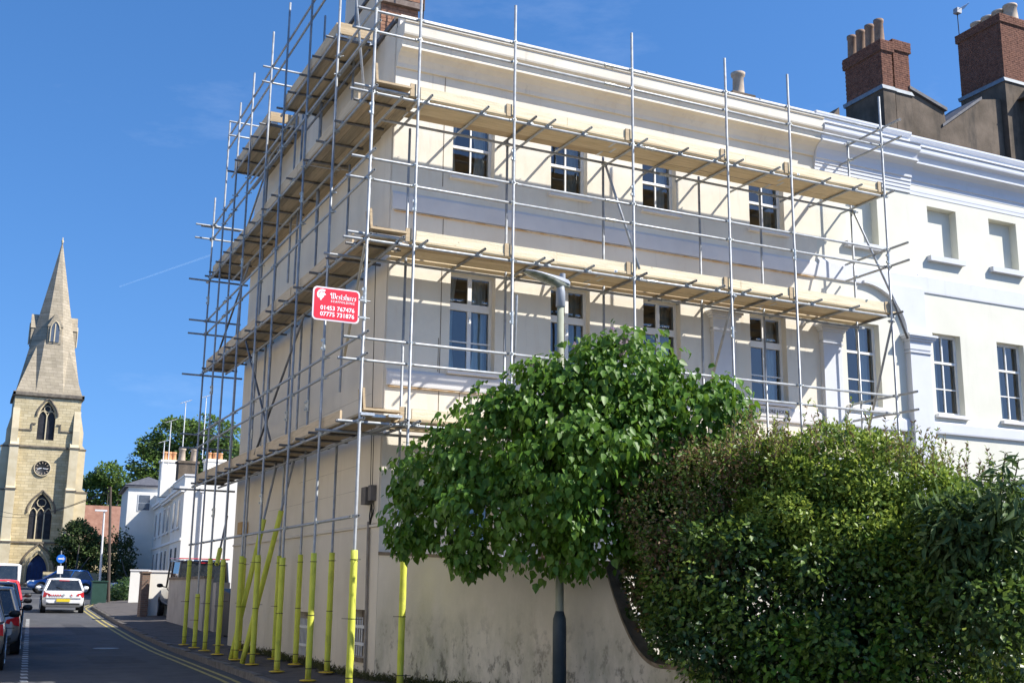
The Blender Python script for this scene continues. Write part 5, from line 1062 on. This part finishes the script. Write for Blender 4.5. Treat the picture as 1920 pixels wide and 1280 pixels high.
# ------------------------------------------------------------------ yard walls, gate piers and street things on the right side
def gwall(name, label, P, z1, m, capm, thick=.25, cat='wall', zc=.07):
    t = empty(name, (0, 0, 0), 0, label, cat)
    for i, (a, b_) in enumerate(zip(P, P[1:])):
        a, b_ = Vector((*a, 0)), Vector((*b_, 0)); dd = (b_-a).normalized(); nn = Vector((dd.y, -dd.x, 0))*thick; za = Gz(0, a.y)
        MB().obox((a.x, a.y, -.3), b_-a, nn, (0, 0, za+z1+.3)).build('wall_body', m, t); MB().obox((a.x-dd.x*.03, a.y-dd.y*.03, za+z1), (b_-a)+dd*.06, nn*1.15, (0, 0, zc)).build('coping', capm, t)
    return t
GW = mat('grey_stained_render', (.40, .36, .31), (.50, .46, .40), 1.4, .92, bump=.2); layer(GW, (.2, .17, .14), 2.2, .55, .75, .6, (2, 2, .3))
gwall('yard_wall', 'weathered grey rendered wall in front of the dark off-road car', [(1.60, 24.4), (1.62, 18.3)], 1.42, GW, M['coping'])
pi = MB().box(1.60, 2.0, 17.75, 18.25, 0, 1.66).build('gate_pier', GW); tag(pi, 'grey rendered gate pier at the near end of the yard wall', 'gate pier')
gwall('yard_wall', 'bright white sunlit wall beside the brown brick pier', [(1.32, 28.9), (3.2, 28.75)], 1.62, WH, M['sill'])
pi = MB().box(1.02, 1.30, 28.3, 28.95, .2, 2.02).box(.99, 1.33, 28.26, 28.99, 2.02, 2.08).build('gate_pier', M['pierbrick']); tag(pi, 'brown brick gate pier against the white wall', 'gate pier')
gwall('yard_wall', 'small far white wall on a dark plinth left of the brick pier', [(2.6, 43.4), (3.5, 43.3)], 1.55, WH, M['sill'])
w3 = empty('hedge_bush', (1.7, 52, 1.0), 0, 'low dark clipped hedge beside the telegraph pole', 'hedge'); rebase(blades(w3, 'leaves', px_ell([(222, 1112, 63, .55, 1.4, .5), (236, 1105, 62, .4, 1.4, .6), (212, 1120, 63, .3, .8, .3)]), 2600, M['hedge_d'], OVAL, .14, .6, .1, .5, 1, .3), w3)
def bin_(label, x, y, h=1.07, wd=.58, m=None, cat='wheelie bin', nm='wheelie_bin'):
    z = Gz(0, y)+.03; t = empty(nm, (x, y, z), random.uniform(-.1, .1), label, cat)
    MB().prism([(-wd/2, -.30, .06), (wd/2, -.30, .06), (wd/2+.04, -.36, h-.08), (-wd/2-.04, -.36, h-.08)], (0, .66, 0)).build('bin_body', m or M['bin'], t); MB().prism([(-wd/2-.06, -.40, h-.08), (-wd/2-.06, .36, h+.05), (-wd/2-.06, .36, h-.08)], (wd+.12, 0, 0)).build('lid', m or M['bin'], t)
    for sx in (-1, 1): MB().tube((sx*wd*.42, .3, .1), (sx*wd*.42-sx*.06, .3, .1), .1, 12).build('wheel', M['black'], t)
bin_('black wheelie bin in the yard entrance nearest the house', 1.75, 15.4, 1.25, .66); bin_('black wheelie bin behind the gate pier, farther back in the yard', 2.35, 17.0, 1.2, .6)
cbx = MB().box(1.05, 1.75, 45, 45.5, .7, 1.78).box(1.0, 1.8, 44.95, 45.55, 1.78, 1.84).build('utility_cabinet', M['cabinet']); tag(cbx, 'dark green street cabinet at the foot of the telegraph pole', 'cabinet')
pp = MB().tube((2.0, 46, .6), (1.62, 46, 6.6), .085, 10, .06).build('telegraph_pole', M['pole']); tag(pp, 'dark wooden telegraph pole leaning slightly before the terrace', 'telegraph pole')
for k in range(2):   # wires from the pole
    a = Vector((1.62, 46, 6.45-.1*k)); c = Vector((-3.5-k, 92, 8.4-k*.3)); b = MB(); pts = [a.lerp(c, i/10)-Vector((0, 0, 1.1*math.sin(math.pi*i/10))) for i in range(11)]; b.path(pts, .018, 4); o = b.build('overhead_wire', M['cable']); tag(o, ['upper', 'lower'][k]+' sagging wire from the telegraph pole towards the church', 'wire')
l2 = empty('street_lamp', (2.5, 55, 1.0), 0, 'distant pale street lamp standing between the dark tree and the terrace', 'street lamp')
MB().tube((0, 0, 0), (-.1, 0, 4.9), .075, 8, .05).build('column', M['bars'], l2); MB().box(-.62, .05, -.1, .1, 4.88, 4.98).build('lantern', M['bars'], l2)
sp = empty('traffic_sign', (.76, 60, 1.1), 0, 'round blue road sign with a white plate below on a thin grey post', 'traffic sign')
MB().tube((0, 0, 0), (-.12, 0, 2.6), .04, 8).build('post', M['lamp_grey'], sp); o = MB().tube((-.1, -.06, 2.12), (-.1, -.04, 2.12), .26, 24).build('sign_disc', M['blue'], sp); MB().box(-.26, .04, -.075, -.061, 2.085, 2.155).prism([(.0, -.075, 2.02), (.10, -.075, 2.12), (.0, -.075, 2.22)], (0, .014, 0)).build('arrow', M['white'], o)
MB().box(-.26, .08, -.06, -.045, 1.22, 1.68).build('sign_plate', M['white'], sp)
# across the street, out of the picture: the sunlit terrace that throws its light back on the side wall
op = empty('terraced_house', (0, 0, 0), 0, 'long cream terrace across the street facing the scaffolded gable wall', 'house')
OH = [(y, y+1.0, z, z+1.7) for y in range(-16, 60, 3) for z in (1.3, 4.6)]
wall('front_wall', M['cream'], op, 'X', -10.6, -18, 62, -.6, 8.6, OH, .2, out=1); MB().box(-19, -10.85, -18, 62, -.6, 8.5).build('building_core', M['room'], op)


# ------------------------------------------------------------------ vehicles
def paint(name, c, met=0.): return mat(name, c, tuple(x*.93 for x in c), 3, .28, metal=met, coat=1., spec=.5)
def car(label, cat, nm, x, y, rz, body, L_=4.0, W_=1.72, H_=1.46, kind='hatch', group=None, z=None, roofm=None, rear='round'):
    """origin at the middle of the rear axle line on the ground; the car points to local +Y"""
    t = empty(nm, (x, y, (Gz(0, y)-.15 if z is None else z)), rz, label, cat, group)
    t.rotation_euler = (math.atan2(Gz(0, y+2)-Gz(0, y), 2), 0, rz)
    hw = W_/2; bl = .92 if kind != 'van' else 1.12
    # lower body: rounded cross sections along the length
    if kind == 'hatch': ST_ = [(-.02, .80, .42, .78), (.06, .90, .30, .86), (.22, .97, .24, .93), (.7, 1.0, .22, .95), (1.6, 1.0, .22, .93), (2.6, 1.0, .22, .90), (3.1, .985, .22, .84), (3.6, .95, .24, .74), (3.88, .86, .28, .64), (4.0, .72, .36, .54)]
    elif kind == 'van': ST_ = [(-.02, .93, .4, 1.1), (.05, .98, .3, 1.16), (.3, 1, .25, 1.18), (1.6, 1.0, .25, 1.18), (2.9, 1.0, .25, 1.15), (3.4, .97, .25, 1.0), (3.85, .9, .28, .85), (4.0, .78, .36, .7)]
    else: ST_ = [(-.02, .9, .45, .95), (.05, .97, .40, 1.05), (.3, 1, .38, 1.08), (1.6, 1.0, .38, 1.06), (2.7, 1.0, .38, 1.04), (3.2, .99, .38, 1.02), (3.8, .95, .4, .98), (4.0, .86, .5, .9)]
    k_ = L_/4.0; b = MB(); vs = []; prof = [(.80, 0), (.97, .12), (1.0, .38), (.985, .66), (.95, .88), (.86, 1.0)]; n = len(prof)*2
    for (yy_, wf, z0, z1) in ST_:
        sec = [(hw*wf*p, z0+(z1-z0)*q) for p, q in prof]; sec = sec+[(-a, c) for a, c in reversed(sec)]
        vs += [(a, yy_*k_, c) for a, c in sec]
    b.add(vs, [(i*n+j, i*n+(j+1) % n, (i+1)*n+(j+1) % n, (i+1)*n+j)[::-1] for i in range(len(ST_)-1) for j in range(n)], 0, True); b.add(vs[:n], [tuple(range(n))]); b.add(vs[-n:], [tuple(range(n))[::-1]])
    b.build('body', body, t)
    # glasshouse: dark glass under a painted roof and pillars
    y0, y1, yr0, yr1, tw = {'hatch': (.16, 3.05, .52, 2.15, .74), 'van': (.04, 3.35, .10, 2.75, .92), 'jeep': (.05, 2.85, .12, 2.45, .86)}[kind]
    y0, y1, yr0, yr1 = [q*k_ for q in (y0, y1, yr0, yr1)]; zb = {'hatch': .90, 'van': 1.12, 'jeep': 1.04}[kind]; zt_ = H_
    B = [(hw*.90, y0), (hw*.92, (y0+y1)/2), (hw*.80, y1), (-hw*.80, y1), (-hw*.92, (y0+y1)/2), (-hw*.90, y0)]; T = [(hw*tw*.92, yr0), (hw*tw, (yr0+yr1)/2), (hw*tw*.9, yr1), (-hw*tw*.9, yr1), (-hw*tw, (yr0+yr1)/2), (-hw*tw*.92, yr0)]
    gl = MB(); gl.add([(a, c, zb) for a, c in B]+[(a, c, zt_-.06) for a, c in T], [(i, (i+1) % 6, 6+(i+1) % 6, 6+i) for i in range(6)], 0); gl.build('windows', M['carglass'] if kind != 'van' else M['carglass'], t)
    rf = MB(); e = 1.035
    R1 = [(a*e, c+(.03 if c > 1.5*k_ else -.03), zt_-.075) for a, c in T]; R2 = [(a*.97, c, zt_-.02) for a, c in T]; R3 = [(a*.6, (c-(yr0+yr1)/2)*.8+(yr0+yr1)/2, zt_+.01) for a, c in T]
    rf.add(R1+R2+R3, [(i, (i+1) % 6, 6+(i+1) % 6, 6+i) for i in range(6)]+[(6+i, 6+(i+1) % 6, 12+(i+1) % 6, 12+i) for i in range(6)]+[(12, 13, 14, 15, 16, 17), (5, 4, 3, 2, 1, 0)], 0, True)
    for i in (0, 1, 2, 3, 4, 5): rf.tube((B[i][0]*1.0, B[i][1], zb-.02), (T[i][0]*1.005, T[i][1], zt_-.06), .05 if i in (0, 5) else .035, 6)
    if kind != 'hatch': 
        for sx in (-1, 1): rf.add([(sx*hw*.925, y0-.01, zb-.02), (sx*hw*.94, y0+1.5*k_, zb-.02), (sx*(hw*tw+.012), yr0+1.4*k_, zt_-.06), (sx*(hw*tw*.92+.02), yr0-.01, zt_-.06)], [(0, 1, 2, 3)]) if kind == 'van' else None
    rf.build('roof', roofm or body, t)
    # wheels in dark arches
    for wy in (.62*k_, 3.22*k_):
        for sx in (-1, 1):
            MB().tube((sx*(hw-.012), wy, .32), (sx*(hw+.004), wy, .32), .375, 20).build('wheel_arch', M['black'], t)
            wh = empty('wheel'); wh.parent = t; wh.location = (sx*(hw-.09), wy, .315)
            MB().tube((sx*-.1, 0, 0), (sx*.105, 0, 0), .315, 20).build('tyre', M['tyre'], wh); r_ = MB().tube((sx*.105, 0, 0), (sx*.112, 0, 0), .21, 20)
            for q in range(7): a = 2*math.pi*q/7; r_.obox((sx*.112, .05*math.cos(a), .05*math.sin(a)), (sx*.012, 0, 0), (0, .15*math.cos(a), .15*math.sin(a)), (0, -.03*math.sin(a), .03*math.cos(a)))
            r_.build('rim', M['rim'], wh)
    # rear: lamps, plate, bumper line, wiper, mirrors
    for sx in (-1, 1):
        if kind == 'hatch': lp_ = MB().prism([(sx*hw*.955, .04, .64), (sx*hw*.62, -.045, .71), (sx*hw*.64, -.045, .79), (sx*hw*.93, .02, .86)], (0, .10, 0))
        else: lp_ = MB().box(*sorted((sx*hw*.86, sx*hw*.97)), -.05, .06, .62, .98)
        lp_.build('tail_lamp', M['red_lamp'], t); MB().prism([(sx*hw*.5, L_-.16, .60), (sx*hw*.88, L_-.36, .66), (sx*hw*.86, L_-.36, .76), (sx*hw*.5, L_-.2, .70)], (0, .12, 0)).build('headlamp', M['headlamp'], t)
        mr = MB().lathe([(0, -.075), (.07, -.06), (.095, 0), (.07, .06), (0, .075)], 10); me = mr.mesh('door_mirror', body if kind == 'hatch' and nm == 'moving_car' else M['black']); link('door_mirror', me, t, Matrix.Translation((sx*(hw+.13), y1-.55*k_, zb+.08)) @ Matrix.Diagonal((1.25, .7, 1, 1))); MB().tube((sx*hw*.88, y1-.5*k_, zb+.02), (sx*(hw+.06), y1-.53*k_, zb+.05), .022, 6).build('mirror_arm', M['black'], t)
    MB().box(-.26, .26, -.075, -.035, .47, .58).build('number_plate', M['numplate'], t)
    MB().box(-hw*.78, hw*.78, -.05, .0, .345, .40).box(-hw*.84, hw*.84, -.045, .0, .60, .612).build('bumper_trim', M['black'], t)
    sgn = -1; MB().tube((.02, y0-.0, zb+.03), (-.30, y0+.10, zb+.16), .012, 5).build('rear_wiper', M['black'], t)
    MB().box(-.2, .2, yr0-.045, yr0-.01, zt_-.1, zt_-.07).build('brake_lamp', M['red_lamp'], t)
    return t
pw, ps, pr_, pb, pd, pk = paint('white_car_paint', (.82, .82, .82)), paint('silver_car_paint', (.34, .36, .38), .5), paint('red_car_paint', (.62, .03, .025)), paint('blue_car_paint', (.01, .10, .36), .3), paint('dark_grey_car_paint', (.06, .07, .085), .4), paint('black_car_paint', (.01, .01, .012))
mc = car('small white hatchback with red tail lamps driving away in the middle of the street', 'car', 'moving_car', -1.12, 34.8, R(-3), pw, 3.9, 1.66, 1.40)
b = MB(); random.seed(3)
for k in range(5): b.box(-.52+k*.09, -.46+k*.09, -.052, -.046, .70, .76)
b.box(.28, .32, -.052, -.046, .70, .78).box(.32, .36, -.052, -.046, .70, .725); b.build('tailgate_lettering', M['red_lamp'], mc)
MB().prism([(0, -.055, .69), (.07, -.055, .745), (0, -.055, .80), (-.07, -.055, .745)], (0, .012, 0)).build('badge', M['band_iron'], mc)
def lane(y): return -5.30+.048*(y-8)
G1 = 'cars parked along the left kerb'
for lab, y, pt, kd, H_, L_, W_ in (('silver grey parked hatchback nearest the camera, its red tail lamp at the picture edge', 7.1, ps, 'hatch', 1.47, 4.0, 1.74), ('silver grey parked car with big black door mirror, second from the camera', 11.9, ps, 'hatch', 1.50, 4.1, 1.76),
        ('dark grey parked car between the silver car and the red one', 17.0, pd, 'hatch', 1.52, 4.1, 1.76), ('bright red parked hatchback in front of the white van', 22.6, pr_, 'hatch', 1.50, 3.9, 1.70), ('white high-roofed van parked beyond the red car', 28.6, pw, 'van', 1.98, 4.9, 1.9)):
    car(lab, 'van' if kd == 'van' else 'car', 'parked_van' if kd == 'van' else 'parked_car', lane(y)+{7.1: .06, 11.9: .34, 17.0: .38, 22.6: .46, 28.6: .26}[y], y, R(-2.6), pt, L_, W_, H_, kd, G1)
car('white parked car whose corner just enters the bottom left of the picture', 'car', 'parked_car', -6.22, -7.0, R(-1), pw, 4.0, 1.74, 1.48, 'hatch', G1)
car('bright blue hatchback standing side on before the church door', 'car', 'parked_car', 3.2, 65.0, R(92), pb, 4.1, 1.72, 1.50)
car('dark blue car half hidden behind the white hatchback and green cabinet', 'car', 'parked_car', 7.6, 60.0, R(94), paint('navy_car_paint', (.01, .035, .20), .3), 4.1, 1.74, 1.46)
jp = car('black off-road car with roof lights parked behind the grey yard wall', 'car', 'parked_car', 2.62, 25.0, R(-1), pk, 4.5, 1.96, 2.05, 'jeep', None, Gz(0, 25)+.04)
b = MB().tube((-.88, .1, 2.10), (.88, .1, 2.10), .02, 6).tube((-.82, .1, 2.09), (-.78, 2.8, 2.10), .018, 6).tube((.82, .1, 2.09), (.78, 2.8, 2.10), .022, 6)
b.build('roof_rack', M['red_lamp'], jp)
for k in range(6): MB().lathe([(0, -.03), (.035, -.02), (.045, .02), (0, .03)], 8, (-.7+.28*k, .06, 2.04)).build('roof_lamp', M['headlamp'], jp)


# thin contrail high over the street
m, nt, p = nodes('contrail_vapour'); p.inputs['Base Color'].default_value = (.9, .9, .92, 1); p.inputs['Alpha'].default_value = .16; p.inputs['Roughness'].default_value = 1
ct = MB().tube(at(225, 537, D=3200), at(396, 478, D=3000), 1.3, 8, 2.2).build('contrail', m); tag(ct, 'faint thin white contrail slanting across the sky beside the scaffold', 'contrail', kind='stuff')

pt = MB()
for (x0, x1, y0, y1) in ((-2.6, -1.5, 9, 11.4), (-1.9, -1.2, 20, 26), (-3.2, -2.2, 15, 16.2)):
    pt.add([(x0, y0, Gz(0, y0)-.146), (x1, y0+.1, Gz(0, y0)-.146), (x1-.05, y1, Gz(0, y1)-.146), (x0+.06, y1-.1, Gz(0, y1)-.146)], [(0, 1, 2, 3)])
pt.build('road_patch', mat('newer_asphalt', (.038, .038, .04), (.055, .055, .057), 4, .85, bump=.5, bscale=120), kind='structure')
mh = MB().tube((-1.75, 14.2, Gz(0, 14)-.16), (-1.75, 14.2, Gz(0, 14)-.138), .32, 24).build('manhole_cover', M['steel_dark']); tag(mh, 'round iron manhole cover in the shaded road', 'manhole cover')
